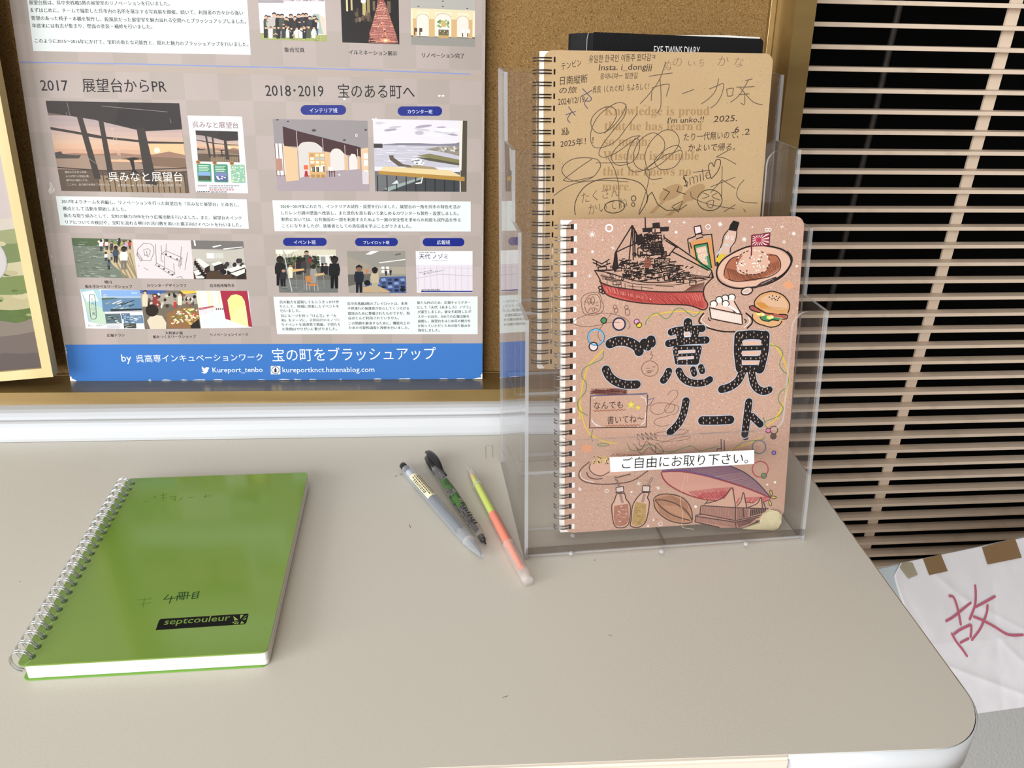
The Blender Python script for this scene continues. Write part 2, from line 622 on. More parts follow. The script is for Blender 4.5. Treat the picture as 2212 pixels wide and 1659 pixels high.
MB().box(WORLD, TX1 - 0.0012, TX1 + 0.0003, 0.37, TY1, -0.024, -0.0008).build('edge_strip', M['edge_shaded'], tab, label='right side edge strip, shade put into its tan colour')
MB().box(WORLD, -0.86, 0.27, 0.36, 0.66, -0.075, -0.022).build('apron', M['white'], tab)
for sx in (-0.84, 0.25):
    for sy in (0.37, 0.64):
        MB().tube([(sx, sy, -0.03), (sx, sy, FLOORZ)], 0.016, 16).build('leg', M['steel'], tab)

at_ = Art(Fr((0, 0, 0), (1, 0, 0), (0, 1, 0)), 0.00005)
at_.lines([[(1049, 964), (1050, 989)], [(1050, 963), (1064, 962), (1065, 988)]], 1, '9a948a', 0)
at_.lines([[(853, 1030), (858, 1027)], [(864, 1026), (868, 1024)], [(1315, 1371), (1322, 1374)], [(1085, 1507), (1098, 1503)], [(1283, 1211), (1287, 1209)], [(42, 1256), (44, 1257)], [(1773, 1079), (1775, 1079)], [(884, 1133), (887, 1140)]], 1.6, '77716a', 0)
tagit(at_.build('pencil_ticks', M['ink'], tab, 'small pencil ticks and specks on the table top'), kind='stuff')

# ------------------------------------------------------------------ cork notice board leaning back behind the ledge
LB = math.radians(6.04)
BO = V((0, 0.714, 0.0244))
FB = Fr(BO, (1, 0, 0), (0, math.sin(LB), math.cos(LB)), (0, -math.cos(LB), math.sin(LB)))   # z towards the viewer
H1, DC = 0.0123, 0.0515
BX0, BX1, BXI, BH = -1.05, 0.3088, 0.2906, 0.86
brd = thing('notice_board', 'cork notice board in a gold metal frame standing on white ledge', 'notice board', tuple(BO))
MB().box(FB, BX0 + 0.018, BXI + 0.001, 0.004, BH - 0.018, -DC - 0.006, -DC).build('cork_panel', M['cork'], brd)
MB().box(FB, BX0, BX1, 0, H1, -DC - 0.008, 0).build('frame_rail', M['gold'], brd, 0.0006)
MB().box(FB, BX0, BX1, BH - 0.018, BH, -DC - 0.008, 0).build('frame_rail', M['gold'], brd, 0.0006)
MB().box(FB, BXI, BX1, H1, BH - 0.018, -DC - 0.008, 0).build('frame_stile', M['gold'], brd, 0.0006)
MB().box(FB, BX0, BX0 + 0.018, H1, BH - 0.018, -DC - 0.008, 0).build('frame_stile', M['gold'], brd, 0.0006)
cb = MB()
cb.box(FB, BXI - 0.0055, BXI, H1, BH - 0.018, -DC, -DC + 0.006)
cb.box(FB, BX0 + 0.018, BXI - 0.0055, H1, H1 + 0.0016, -DC, -DC + 0.004)
cb.build('cork_bead', M['gold'], brd, bevel=0.0006)

# ------------------------------------------------------------------ louvred grille behind, dark inside
YG, PG = 0.82, 0.0198
gr = thing('louvred_grille', 'beige louvred air grille with thin horizontal slats before a dark opening', 'grille', (0.8, YG, FLOORZ))
FG = Fr((0, YG - 0.004, 0), (math.cos(math.radians(1.5)), math.sin(math.radians(1.5)), 0), (0, 0, 1), None)
FG = Fr(FG.o, FG.ex, (0, 0, 1), V(FG.ex).cross(V((0, 0, 1))))      # z towards the viewer
sl = MB()
k = -20
while True:
    z = 0.3647 - PG * k
    if z < -0.52:
        break
    sl.box(FG, 0.215, 1.4, z, z + 0.0040, -0.0135, 0)
    k += 1
sl.build('slats', M['slat'], gr, bevel=0.0004)
bx = MB()
bx.box(FG, 0.205, 1.42, -0.56, 0.80, -0.20, -0.19)
bx.box(FG, 0.205, 1.42, 0.79, 0.80, -0.19, -0.001)
bx.box(FG, 0.205, 1.42, -0.56, -0.55, -0.19, -0.001)
bx.box(FG, 0.20, 0.214, -0.56, 0.80, -0.20, -0.001)
bx.box(FG, 1.401, 1.42, -0.56, 0.80, -0.20, -0.001)
bx.build('grille_box', M['black'], gr, label='black inside of the grille')
xb, zb = FG.px(2194, 11, -0.0145)
xb2, zb2 = FG.px(1872, 1179, -0.0145)
dxb = (xb2 - xb) / (zb2 - zb)
bm_ = MB()
hw = 0.0062
bm_.prism(FG, [(xb + dxb * (0.78 - zb) - hw, 0.78), (xb + dxb * (-0.54 - zb) - hw, -0.54), (xb + dxb * (-0.54 - zb) + hw, -0.54), (xb + dxb * (0.78 - zb) + hw, 0.78)], -0.0165, -0.0138)
bm_.build('centre_bar', M['slat'], gr)
xc, zc = FG.px(1944, 12, -0.05)
xc2, zc2 = FG.px(1786, 680, -0.05)
dxc = (xc2 - xc) / (zc2 - zc)
MB().tube([FG.at(xc + dxc * (z - zc), z, -0.05 - 0.001 * math.sin(z * 40)) for z in [0.78 - 0.05 * i for i in range(27)]], 0.0034, 8).build('conduit', M['dark_cable'], gr)
MB().box(FG, 0.20, 1.42, FLOORZ, -0.56, -0.2, 0).build('grille_plinth', M['slat'], gr)

# ------------------------------------------------------------------ grey leatherette chair with a notice taped to it
e_ = V((0.96897, 0.24718, 0))
g_ = V((-0.13754, 0.53915, 0.8309))
CHP = onplane(1945, 1218, (0, 0.64, 0), V((0, 1, 0)))
FC = Fr(CHP, e_, g_)                                             # z towards the viewer
chair = thing('padded_chair', 'grey leatherette chair with high padded backrest beside the table', 'chair', (0.70, 0.55, FLOORZ))
bk = MB()
FK_ = Fr(FC.at(-0.062, 0, 0), FC.ey, FC.ez * -1, FC.ex)
bk.prism(FK_, [(0.001, 0.003), (-0.004, 0.008), (-0.035, 0.03), (-0.06, 0.055), (-0.50, 0.055), (-0.50, 0.003)], 0, 0.46)
bk.build('backrest', M['leather'], chair, bevel=0.002)
cv = MB()
x0_, y0_ = FC.px(1899, 1234)
x1_, y1_ = FC.px(1990, 1206)
cv.prism(FC, [(-0.048, -0.105), (0.03, -0.105), (0.03, -0.001), (-0.048, -0.001)], -0.0032, -0.0024)
cv.build('headrest_cover', M['blue_grey'], chair, label='pale blue headrest cover')
st = MB()
FS = Fr((FC.at(0.17, -0.50, 0).x, FC.at(0.17, -0.5, 0).y, 0), (e_.x, e_.y, 0), (-e_.y, e_.x, 0))
zs = FC.at(0, -0.5, 0).z
st.prism(FS, rrect(-0.22, -0.42, 0.22, 0.03, 0.05, 6), zs - 0.055, zs + 0.02)
st.build('seat', M['leather'], chair, bevel=0.01)
for sx in (-0.19, 0.19):
    for sy in (-0.36, 0.0):
        p = FS.at(sx, sy, 0)
        MB().tube([(p.x, p.y, zs - 0.05), (p.x, p.y, FLOORZ)], 0.014, 12).build('leg', M['steel'], chair)

nt = thing('paper_notice', 'crumpled white paper notice with red handwriting taped to the grey chair', 'notice', tuple(FC.at(0, 0, 0.0005)))
TL = FC.px(1945, 1216)
TL2 = FC.px(1932, 1244)
BL2 = FC.px(2119, 1548)
BR2 = FC.px(2212, 1533)
sb = (BR2[1] - BL2[1]) / (BR2[0] - BL2[0])
TR = FC.px(2212, 1161)
stp = (TR[1] - TL[1]) / (TR[0] - TL[0])
lx = FC.px(1967, 1345)
kx = (lx[0] - TL2[0]) / (lx[1] - TL2[1])
sheet = [TL, TL2]
yb = BL2[1] + sb * (-0.02 - BL2[0])
sheet.append((TL2[0] + kx * (yb - TL2[1]), yb))
sheet.append((0.235, BL2[1] + sb * (0.235 - BL2[0])))
sheet.append((0.235, TL[1] + stp * (0.235 - TL[0])))
folds = [(q_, r_, w_) for q_, r_, w_ in (
    (FC.px(2015, 1392), FC.px(2170, 1380), 0.0014), (FC.px(2050, 1440), FC.px(2212, 1500), 0.0016), (FC.px(2020, 1240), FC.px(2090, 1300), 0.0010), (FC.px(2100, 1300), FC.px(2212, 1360), 0.0010),
    (FC.px(2140, 1180), FC.px(2170, 1545), 0.0008), (FC.px(1960, 1290), FC.px(2030, 1420), 0.0008), (FC.px(2160, 1380), FC.px(2212, 1430), 0.0010), (FC.px(2080, 1250), FC.px(2212, 1230), 0.0007))]


def crumple(x, y):
    h = -0.0016 + 0.0007 * noise.noise(V((x * 28, y * 28, 3.1))) + 0.0003 * noise.noise(V((x * 75, y * 75, 1.7)))
    for p, q, w in folds:
        p, q = V(p), V(q)
        d = q - p
        t = min(max((V((x, y)) - p).dot(d) / d.length_squared, -0.15), 1.15)
        h += w * math.exp(-(V((x, y)) - p - d * t).length / 0.0035) * (1 if w > .0009 else -.6)
    return max(min(h, 0.0004), -0.0020)


pm = MB()
NU, NV = 90, 110
bl_, br_, tr_ = V(sheet[2]), V(sheet[3]), V(sheet[4])
tl_, tl2_ = V(TL), V(TL2)
vs = []
for i in range(NV + 1):
    t = i / NV
    L0 = tl_ + (tl2_ - tl_) * (t / .06) if t < .06 else tl2_ + (bl_ - tl2_) * ((t - .06) / .94)
    R0 = tr_ + (br_ - tr_) * t
    for k in range(NU + 1):
        p = L0 + (R0 - L0) * (k / NU)
        edge = min(1.0, t * 8)
        vs.append(FC.at(p.x, p.y, crumple(p.x, p.y) * edge + (0.0004) * (1 - edge)))
pm.add(vs, [(i * (NU + 1) + k, i * (NU + 1) + k + 1, (i + 1) * (NU + 1) + k + 1, (i + 1) * (NU + 1) + k) for i in range(NV) for k in range(NU)], 0, True)
so = pm.build('sheet', M['notice'], nt)
md = so.modifiers.new('paper_thickness', 'SOLIDIFY')
md.thickness, md.offset = 0.0002, 0


def tape(px4, m, z0, z1, name, label=None):
    MB().prism(FC, [FC.px(*p) for p in px4], z0, z1).build(name, m, nt, label=label)


def q3(x, y):
    return (1860 + x * 0.15913, 1140 + y * 0.15913)


tape([q3(832, 420), q3(918, 642), q3(1168, 588), q3(1076, 362)], M['brown_tape'], 0.0007, 0.0010, 'packing_tape', 'brown packing tape, smaller piece')
tape([q3(1632, 262), q3(1712, 498), q3(2172, 405), q3(2080, 145)], M['brown_tape'], 0.0007, 0.0010, 'packing_tape', 'brown packing tape, larger piece')
tape([q3(545, 480), q3(515, 540), q3(635, 695), q3(765, 640), q3(690, 470), q3(600, 455)], M['cleartape'], 0.0007, 0.0009, 'sticky_tape', 'yellowed clear tape')
ar = Art(FC, 0.0007)
ar.view(1860, 1140, 0.15913)
rd = 'c2687f'
for st_ in ([(1150, 1265), (1180, 1250), (1260, 1200), (1480, 1020)], [(1195, 925), (1250, 945), (1290, 1040), (1325, 1180), (1348, 1312)],
            [(1545, 788), (1552, 900), (1545, 1030), (1515, 1130), (1470, 1240)], [(1540, 1075), (1580, 1060), (1810, 935)],
            [(1712, 1055), (1700, 1150), (1660, 1270), (1600, 1390), (1500, 1520)], [(1525, 1208), (1640, 1255), (1800, 1340), (1990, 1450), (2190, 1456)],
            [(1228, 1440), (1290, 1550), (1370, 1650), (1430, 1740)], [(1262, 1440), (1330, 1390), (1420, 1345), (1485, 1325), (1490, 1400), (1480, 1480)], [(1345, 1558), (1450, 1505)]):
    ar.line(st_, 27, rd, 3, True, False, True)
ar.build('red_lettering', M['ink'], nt, 'large red handwritten character')

# ------------------------------------------------------------------ framed picture at the left
pic = thing('framed_picture', 'landscape picture in a pale wood frame leaning on the cork board', 'picture', tuple(FB.at(-0.5, H1, -0.016)))
ZP = -0.012
FP0 = Fr(FB.at(0, H1, ZP), FB.ex, FB.ey)


def pl(u, v, z=0.0):
    return V(FP0.px(u, v, z))


brc, blc = pl(115, 814), pl(0, 824)
trc = pl(0, 205)
up_ = (trc - brc).normalized()
lf_ = (blc - brc).normalized()
LH, LW, fw = 0.62, 0.42, 0.0092
oc = [brc, brc + up_ * LH, brc + up_ * LH + lf_ * LW, brc + lf_ * LW]
off = 0.0
ic = [brc + (up_ + lf_) * fw, brc + up_ * (LH - fw) + lf_ * fw, brc + up_ * (LH - fw) + lf_ * (LW - fw), brc + up_ * fw + lf_ * (LW - fw)]
mn = min(p.y for p in oc)
fm = MB()
for i in range(4):
    j = (i + 1) % 4
    q = [oc[i], oc[j], ic[j], ic[i]]
    fm.prism(FP0, [tuple(p) for p in q], -0.011, 0.0)
fm.build('frame', M['lightwood'], pic, bevel=0.0008)
MB().prism(FP0, [tuple(p) for p in ic], -0.010, -0.004).build('backing', M['poster_edge'], pic)
ap = Art(FP0, -0.0038)


def band_(c, v0, v1, w=0):
    n = 24
    rnd = random.Random(int(v0 * 1000))
    a, b = [], []
    W_ = LW - 2 * fw
    H_ = LH - 2 * fw
    for i in range(n + 1):
        t = i / n
        a.append(ic[0] + lf_ * (W_ * t) + up_ * (H_ * max(v0 + (rnd.uniform(-w, w) if v0 > 0 else 0), 0)))
        b.append(ic[0] + lf_ * (W_ * t) + up_ * (H_ * min(v1, 1)))
    return a, b


def addband(c, v0, v1, ly, w=0):
    a, b = band_(c, v0, v1, w)
    ap._add(a + b[::-1], [tuple(range(len(a) * 2))], c, ly)


addband('b3a7a4', 0, 1, 0)
for v0, v1, c in ((0, .06, '5d5350'), (.05, .11, '6a5f5a'), (.10, .15, '7d7368'), (.14, .18, '57683f'), (.17, .23, 'aaa27e'), (.22, .27, '6f7d4d'), (.26, .31, 'b3ab8c'), (.30, .36, '6d7a50'), (.35, .40, '8b8f68'), (.395, .42, 'b9b0a4')):
    addband(c, v0 * .56, v1 * .56, 1 + int(v0 * 20), 0.004)
rn = random.Random(4)
for i in range(260):
    t, v = rn.random(), rn.uniform(.08, .225)
    c = ic[0] + lf_ * ((LW - 2 * fw) * t) + up_ * ((LH - 2 * fw) * v)
    ra = rn.uniform(.0015, .005)
    ap._add([c + V((ra * math.cos(k * .7) * 1.5, ra * .6 * math.sin(k * .7))) for k in range(9)], [tuple(range(9))], rn.choice(['5a6b3c', 'b5ac8a', '8d9466', '6c7a4b', 'a8a07c']), 10 + i % 4)
bc = pl(-43, 558, -0.0038)
for k_, (ra, c) in enumerate(((.0235, 'aaa3a1'), (.0225, 'b9b3b1'))):
    ap._add([bc + V((ra * math.cos(k * .2618), ra * math.sin(k * .2618))) for k in range(24)], [tuple(range(24))], c, 16 + k_)
ap.build('landscape_print', M['ink_gloss'], pic)

# ------------------------------------------------------------------ acrylic pamphlet holder
HB = V((0.0492763, 0.4956265, 0))
ha = math.radians(4.5026)
HD, HN = V((math.cos(ha), math.sin(ha), 0)), V((-math.sin(ha), math.cos(ha), 0))
HW, SL, TH = 0.2253, 0.172, 0.0026
HO = [0.0, 0.0353, 0.0657, 0.1067]
HT = [0.1827, 0.2329, 0.2837, 0.3332]
HBK = 0.1410
ph = thing('pamphlet_holder', 'clear acrylic four-tier pamphlet holder standing on the table', 'pamphlet holder', tuple(HB))
ACR = [M['acrylic'], M['acrylic_edge']]
cl_ = math.sqrt(1 + SL * SL)


def tier(k):
    """frame of the k-th front panel, x across, y up the panel, z towards the viewer"""
    return Fr(HB + HN * HO[k], HD, HN * SL + V((0, 0, 1)))


BZ = [0.0, 0.047, 0.097, 0.147]
for k in range(4):
    f = tier(k)
    y0, y1 = BZ[k] * cl_, HT[k] * cl_
    yc = (HT[k] - 0.0895) * cl_
    xa, xb_ = 0.0255, 0.1985
    r = 0.011
    pts = [(TH, y0), (HW - TH, y0), (HW - TH, y1)]
    pts += [(xb_ + r - r * math.sin(a), y1 - r + r * math.cos(a)) for a in [math.radians(15 * i) for i in range(7)]]
    pts += [(xb_ - r * 0.9 + r * 0.9 * math.cos(a), yc + r * 0.9 - r * 0.9 * math.sin(a)) for a in [math.radians(15 * i) for i in range(7)]]
    pts += [(xa + r * 0.9 - r * 0.9 * math.sin(a), yc + r * 0.9 - r * 0.9 * math.cos(a)) for a in [math.radians(15 * i) for i in range(7)]]
    pts += [(xa - r + r * math.cos(a), y1 - r + r * math.sin(a)) for a in [math.radians(15 * i) for i in range(7)]]
    pts += [(TH, y1)]
    MB().prism(f, pts, -TH, 0, 0, 1).build('front_panel', ACR, ph)
    fl = MB()
    fx = Fr(HB + HN * (HO[k] + SL * BZ[k]) + V((0, 0, BZ[k] if k else 0.0012)), HD, HN)
    dp = ((HO[k + 1] if k < 3 else HBK) - HO[k])
    fl.prism(fx, [(TH, TH), (HW - TH, TH), (HW - TH, dp), (TH, dp)], 0, TH, 0, 1)
    fl.build('pocket_floor', ACR, ph)
prof = [(0, 0)]
for k in range(4):
    prof.append((HO[k] + SL * HT[k], HT[k]))
    nx = HO[k + 1] if k < 3 else HBK + TH
    prof.append((nx + SL * HT[k], HT[k]))
prof.append((HBK + TH, 0))
for xs in (0, HW - TH):
    f = Fr(HB + HD * xs, HN, (0, 0, 1), HD)
    MB().prism(f, prof, 0, TH, 0, 1).build('side_panel', ACR, ph)
fbk = Fr(HB + HN * (HBK + TH), HD, HN * SL + V((0, 0, 1)))
MB().prism(fbk, [(TH, 0), (HW - TH, 0), (HW - TH, HT[3] * cl_), (TH, HT[3] * cl_)], 0, TH, 0, 1).build('back_panel', ACR, ph)
fft = Fr(HB, HD, HN)
MB().box(fft, 0.001, HW - 0.001, 0.0004, 0.0022, 0.0046, 0.0100).build('dark_foot_strip', M['acrylic_dark'], ph, label='strip tinted for the dark refraction in the front foot')  # added strip, its dark tint imitates refraction in the thick base
MB().box(fft, 0.1095, 0.1115, TH, HO[1], 0.0042, 0.0056).build('dark_foot_strip', M['acrylic_dark'], ph)
# small clear pips that join the floor to the front
for u, v in ((1238, 1158), (1234, 1196), (1430, 1192), (1612, 1176)):
    MB().lathe(onz(u, v, 0.003), V((0, 0, 1)), [(0, 0.0022), (0.0012, 0.0022), (0.002, 0.0014), (0.0023, 0.0002)], 12).build('clear_pip', M['acrylic_edge'], ph)
# the printed strip stuck on the front
f0 = tier(0)
sg = [f0.px(1318, 1020), f0.px(1317, 986), f0.px(1629, 971), f0.px(1630, 1000)]
sg = [f0.px(1319, 1020, .0002), f0.px(1317, 988, .0002), f0.px(1629, 972, .0002), f0.px(1629, 1002, .0002)]
slab = MB().prism(f0, sg, 0.0001, 0.0003).build('label_strip', M['paper'], ph, label='white strip with black printed Japanese text')
ar = Art(f0, 0.00034)
ar.text('ご自由にお取り下さい。', (1343, 1013), (1615, 1001), 25, '1c1416', 0, 0.0)
ar.build('label_text', M['ink'], slab)

# ------------------------------------------------------------------ ring-bound notebooks


def ring_book(root, f, w, h, t, cover, nring, wire, hole_x, ex, shift=0.0, rr=0.00045, corner=0.006, holecol=None, y_off=0.0, pitch=0.00847, square=True, inset=0.0015, hw_in=0.0030):
    """f: frame with its origin at the front cover's lower left corner, z towards the viewer; the book's depth runs to -z"""
    ct = 0.0007
    fc = MB().prism(f, rrect(0, 0, w, h, corner, 6, (1, 1, 1, 1)), -ct, 0).build('front_cover', cover, root)
    MB().prism(f, rrect(-shift, 0.0006, w - inset, h - 0.0006, corner, 6, (0, 1, 1, 0)), -t + ct, -ct - 0.0001).build('page_block', M['pagesk'], root)
    MB().prism(f, rrect(-shift, 0, w, h, corner, 6, (0, 1, 1, 0)), -t, -t + ct - 0.0001).build('back_cover', cover, root)
    wm, hm = MB(), MB()
    y0 = (h - (nring - 1) * pitch) / 2 + y_off
    for i in range(nring):
        y = y0 + i * pitch
        for s_ in (-1, 1):
            pts = []
            for k in range(15):
                a = math.radians(-18 + 216 * k / 14)
                cx_ = -ex + (hole_x + ex) * 0.5
                rx = (hole_x + ex) * 0.5
                pts.append(f.at(cx_ + rx * math.cos(a), y + s_ * 0.0011 + 0.0006 * math.sin(a) * 0, -t / 2 + (t / 2 + 0.0016) * math.sin(a)))
            # front leg of the loop reaches the hole, back leg the back cover
            pts = [f.at(hole_x, y + s_ * 0.0011, -0.0005)] + pts[1:]
            wm.tube(pts, rr, 6, caps=False)
        if square:
            hm.box(f, hole_x - hw_in, hole_x + 0.0011, y - 0.0019, y + 0.0019, 0.00002, 0.00006)
        else:
            hm.prism(f, [(hole_x - 0.0012 + 0.0024 * math.cos(k * .5236), y + 0.0022 * math.sin(k * .5236)) for k in range(12)], 0.00002, 0.00006)
    wm.build('wire_binding', wire, root)
    hm.build('punch_holes', holecol or M['hole'], fc)
    return fc


upk = HN * 0.0544 + V((0, 0, 0.2379))
k1 = thing('ring_notebook', 'pinkish kraft ring notebook with battleship and food drawings, in the front pocket', 'notebook', tuple(HB + HD * 0.034 + HN * 0.0156 + V((0, 0, 0.005))), 'kraft ring notebooks in the acrylic holder')
FK1 = Fr(HB + HD * 0.0339 + HN * 0.0156 + V((0, 0, 0.0052)), HD, upk)
FK1 = Fr(FK1.o, FK1.ex, FK1.ey)
bl1 = FK1.px(1219.5, 1152)
FK1 = Fr(FK1.at(bl1[0], bl1[1]), FK1.ex, FK1.ey)
tr1 = FK1.px(1738, 467)
K1W, K1H = tr1[0] + 0.0002, tr1[1]
fc1 = ring_book(k1, FK1, K1W, K1H, 0.0070, M['kraft'], 28, M['wire_grey'], 0.0044, 0.0076, 0.0030, 0.0005, 0.0075, hw_in=0.0012)
hh = MB()
for i in range(28):
    y = (K1H - 27 * .00847) / 2 + i * .00847
    hh.box(FK1, 0.0055, 0.0078, y - 0.0019, y + 0.0021, 0.00001, 0.00005)  # white bar paints the reflection beside each hole
hh.build('slot_glints', M['hole_glint'], fc1, label='white reflections painted by the punch holes')

upk2 = HN * SL + V((0, 0, 1))
F_ = Fr(HB + HN * 0.0808, HD, upk2)
a2, b2 = F_.px(1175.5, 108), F_.px(1671.5, 108)
K2W = b2[0] - a2[0]
K2H = 0.2415
k2 = thing('ring_notebook', 'tan kraft ring notebook covered in pen graffiti with black wire, behind the drawn one', 'notebook', tuple(F_.at(a2[0], a2[1] - K2H)), 'kraft ring notebooks in the acrylic holder')
FK2 = Fr(F_.at(a2[0], a2[1] - K2H), F_.ex, F_.ey)
fc2 = ring_book(k2, FK2, K2W, K2H, 0.0070, M['kraft2'], 28, M['wire_black'], 0.0074, 0.0076, 0.0024, 0.0005, 0.0065, M['wire_black'], hw_in=0.0002)

# black diary in the rear pocket
FD = Fr(HB + HN * 0.1195, HD, HN * SL + V((0, 0, 1)))
d0, d1, d2 = FD.px(1283, 69), FD.px(1650, 84), FD.px(1237, 72)
dia = thing('diary', 'black diary with worn spine in the rear pocket, white lettering on its cover', 'book', tuple(FD.at(d0[0], 0.155)))
dv = (V(d1) - V(d0)).normalized()
FDi = Fr(FD.o, FD.ex * dv.x + FD.ey * dv.y, FD.ey * dv.x - FD.ex * dv.y)
d0, d1 = FDi.px(1283, 69), FDi.px(1650, 84)
DW = d1[0] - d0[0]
FDi = Fr(FDi.at(d0[0], d0[1]), FDi.ex, FDi.ey)
DHt = 0.205
TDi = 0.017
dfc = MB().prism(FDi, rrect(0, -DHt, DW, 0, 0.003, 4, (0, 1, 1, 0)), -0.0007, 0).build('front_cover', M['diary'], dia)
MB().prism(FDi, [(0.001, -DHt + 0.002), (DW - 0.003, -DHt + 0.002), (DW - 0.003, 0.0012), (DW - 0.03, 0.0016), (0.001, -0.002)], -TDi + 0.001, -0.0008).build('page_block', M['pages'], dia)
MB().prism(FDi, rrect(0, -DHt, DW, 0, 0.003, 4, (0, 1, 1, 0)), -TDi, -TDi + 0.0008).build('back_cover', M['diary'], dia)
sp = MB()
fsp = Fr(FDi.at(0, -DHt, 0), FDi.ex, FDi.ez, FDi.ey)
sp.prism(fsp, [(0.0004, 0.0), (-0.006, -0.0015), (-0.012, -0.0045), (-0.0165, -0.0085), (-0.0175, -0.0125), (-0.012, -0.0160), (0.0004, -TDi)], 0, DHt - 0.0008)
sp.build('spine', M['diary'], dia, bevel=0.0006)
ar = Art(FDi, 0.00006)
ar.text('EXE-TWINS DIARY', (1412, 117), (1511, 119), 18, 'e6e4e0', 1)
ar.build('cover_lettering', M['ink'], dfc, 'small white lettering')
ar = Art(FDi, 0.00006)
ar.line([(1271, 71), (1268, 84), (1267, 110)], 1.6, 'a8a6a4', 1)
ar.build('worn_crease', M['ink'], dfc, 'pale worn crease by the spine')

# green ring notebook lying on the table
ga = math.radians(2.29)
FGn = Fr((-0.69028 * 0.389, 0.99908 * 0.389, 0), (math.cos(ga), math.sin(ga), 0), (-math.sin(ga), math.cos(ga), 0))
GW, GH, GT = 0.1481, 0.2113, 0.0126
gn = thing('ring_notebook', 'green plastic covered ring notebook lying closed on the table', 'notebook', tuple(FGn.o))
MB().prism(FGn, rrect(0.0, 0, GW - 0.0012, GH, 0.004, 5), 0.0, 0.0008).build('back_cover', M['green_edge'], gn)
MB().prism(FGn, rrect(0.0035, 0.0012, GW - 0.0002, GH - 0.002, 0.0025, 4, (0, 1, 1, 0)), 0.0009, GT - 0.0012).build('page_block', M['pages'], gn)
ftop = Fr(FGn.at(0, 0, GT), FGn.ex, FGn.ey)
gc = MB().prism(ftop, rrect(-0.0008, 0, GW, GH, 0.004, 5), -0.0010, 0).build('front_cover', M['green'], gn, bevel=0.0003)
wm, hm = MB(), MB()
for i in range(24):
    y = 0.0078 + i * 0.00852
    for s_ in (-1, 1):
        pts = []
        for k in range(17):
            a = math.radians(8 + 330 * k / 16)
            pts.append(FGn.at(-0.0008 + 0.0072 * math.cos(a), y + s_ * 0.0010 + 0.0012 * (a - 3) / 3, 0.0092 + 0.0086 * math.sin(a)))
        pts = [FGn.at(0.0066, y + s_ * .001 - .0012, GT - 0.0008)] + pts[2:-4]
        wm.tube(pts, 0.00046, 6, caps=False)
    hm.prism(ftop, [(0.0060 + 0.0020 * math.cos(k * .5236), y - 0.0011 + 0.0022 * math.sin(k * .5236)) for k in range(12)], 0.00002, 0.00006)
wm.build('wire_binding', M['wire_silver'], gn)
hm.build('punch_holes', mat('green_hole', '3c5a1c', 0.6), gc)
ag = Art(ftop, 0.00006)
ag.view(0, 980, 0.31646)
pk = '1f4a1a'
# handwriting: the volume number, and a faint older title
ag.lines([[(1150, 962), (1118, 996), (1200, 985)], [(1172, 972), (1155, 1024)],
          [(1215, 965), (1205, 1003)], [(1215, 952), (1262, 945), (1252, 1000)], [(1225, 955), (1228, 996)], [(1245, 950), (1240, 998)], [(1200, 978), (1300, 968)], [(1262, 948), (1284, 945), (1275, 992)],
          [(1318, 952), (1310, 990), (1345, 985)], [(1318, 950), (1358, 942), (1346, 988)], [(1315, 963), (1352, 956)], [(1313, 976), (1350, 970)]], 7, pk, 2)
ag.build('handwriting', M['ink'], gc, 'dark green handwritten volume number')
ag = Art(ftop, 0.00006)
ag.view(0, 980, 0.31646)
fnt = '55802a'
ag.lines([[(985, 325), (1010, 330)], [(1040, 300), (1060, 296)], [(1055, 290), (1065, 300)], [(1090, 285), (1140, 280)], [(1115, 268), (1112, 325)], [(1095, 305), (1138, 300)], [(1160, 295), (1200, 292), (1190, 325)], [(1165, 310), (1195, 308)],
          [(1245, 295), (1225, 318)], [(1280, 302), (1315, 298)], [(1405, 280), (1400, 305)], [(1385, 292), (1445, 288)], [(940, 1000), (1040, 990)], [(950, 1030), (1030, 1015)], [(985, 985), (975, 1050)]], 4, fnt, 1)
ag.build('handwriting', M['ink'], gc, 'faint handwritten title')
al = Art(ftop, 0.00006)
al.view(0, 980, 0.31646)
al.poly([(1062, 1205), (1068, 1190), (1085, 1140), (1096, 1129), (1690, 1092), (1697, 1098), (1680, 1155), (1668, 1165)], '141414', 1)
al.text('septcouleur', (1113, 1183), (1562, 1152), 52, '7d9e48', 2, 0.012)
for q in ([(1592, 1108), (1628, 1136), (1600, 1140)], [(1640, 1102), (1664, 1100), (1640, 1130)], [(1690, 1102), (1652, 1134), (1672, 1112)], [(1592, 1165), (1624, 1144), (1608, 1164)], [(1650, 1142), (1668, 1158), (1640, 1162)], [(1655, 1136), (1682, 1120), (1676, 1132)], [(1632, 1146), (1624, 1164), (1612, 1164)], [(1586, 1150), (1618, 1143), (1590, 1158)]):
    al.poly(q, '8fae5c', 2)
al.build('maker_label', M['ink_gloss'], gc, 'black printed label with green lettering')

# ------------------------------------------------------------------ pens on the table


def patch(mb, A, ax, d0, d1, a0, a1, r, n=5, mi=0):
    """a piece of a cylinder's skin; angle 0 faces up, positive to the pen's right"""
    ax = V(ax).normalized()
    sd = ax.cross(V((0, 0, 1))).normalized()
    up = sd.cross(ax)
    vs = []
    for d in (d0, d1):
        for k in range(n + 1):
            a = math.radians(a0 + (a1 - a0) * k / n)
            vs.append(V(A) + ax * d + up * (r * math.cos(a)) + sd * (r * math.sin(a)))
    mb.add(vs, [(k, k + 1, n + 2 + k, n + 1 + k) for k in range(n)], mi, True)


def axis(p0, p1, z0, z1=None):
    A, B = onz(*p0, z0), onz(*p1, z0 if z1 is None else z1)
    return A, (B - A).normalized(), (B - A).length


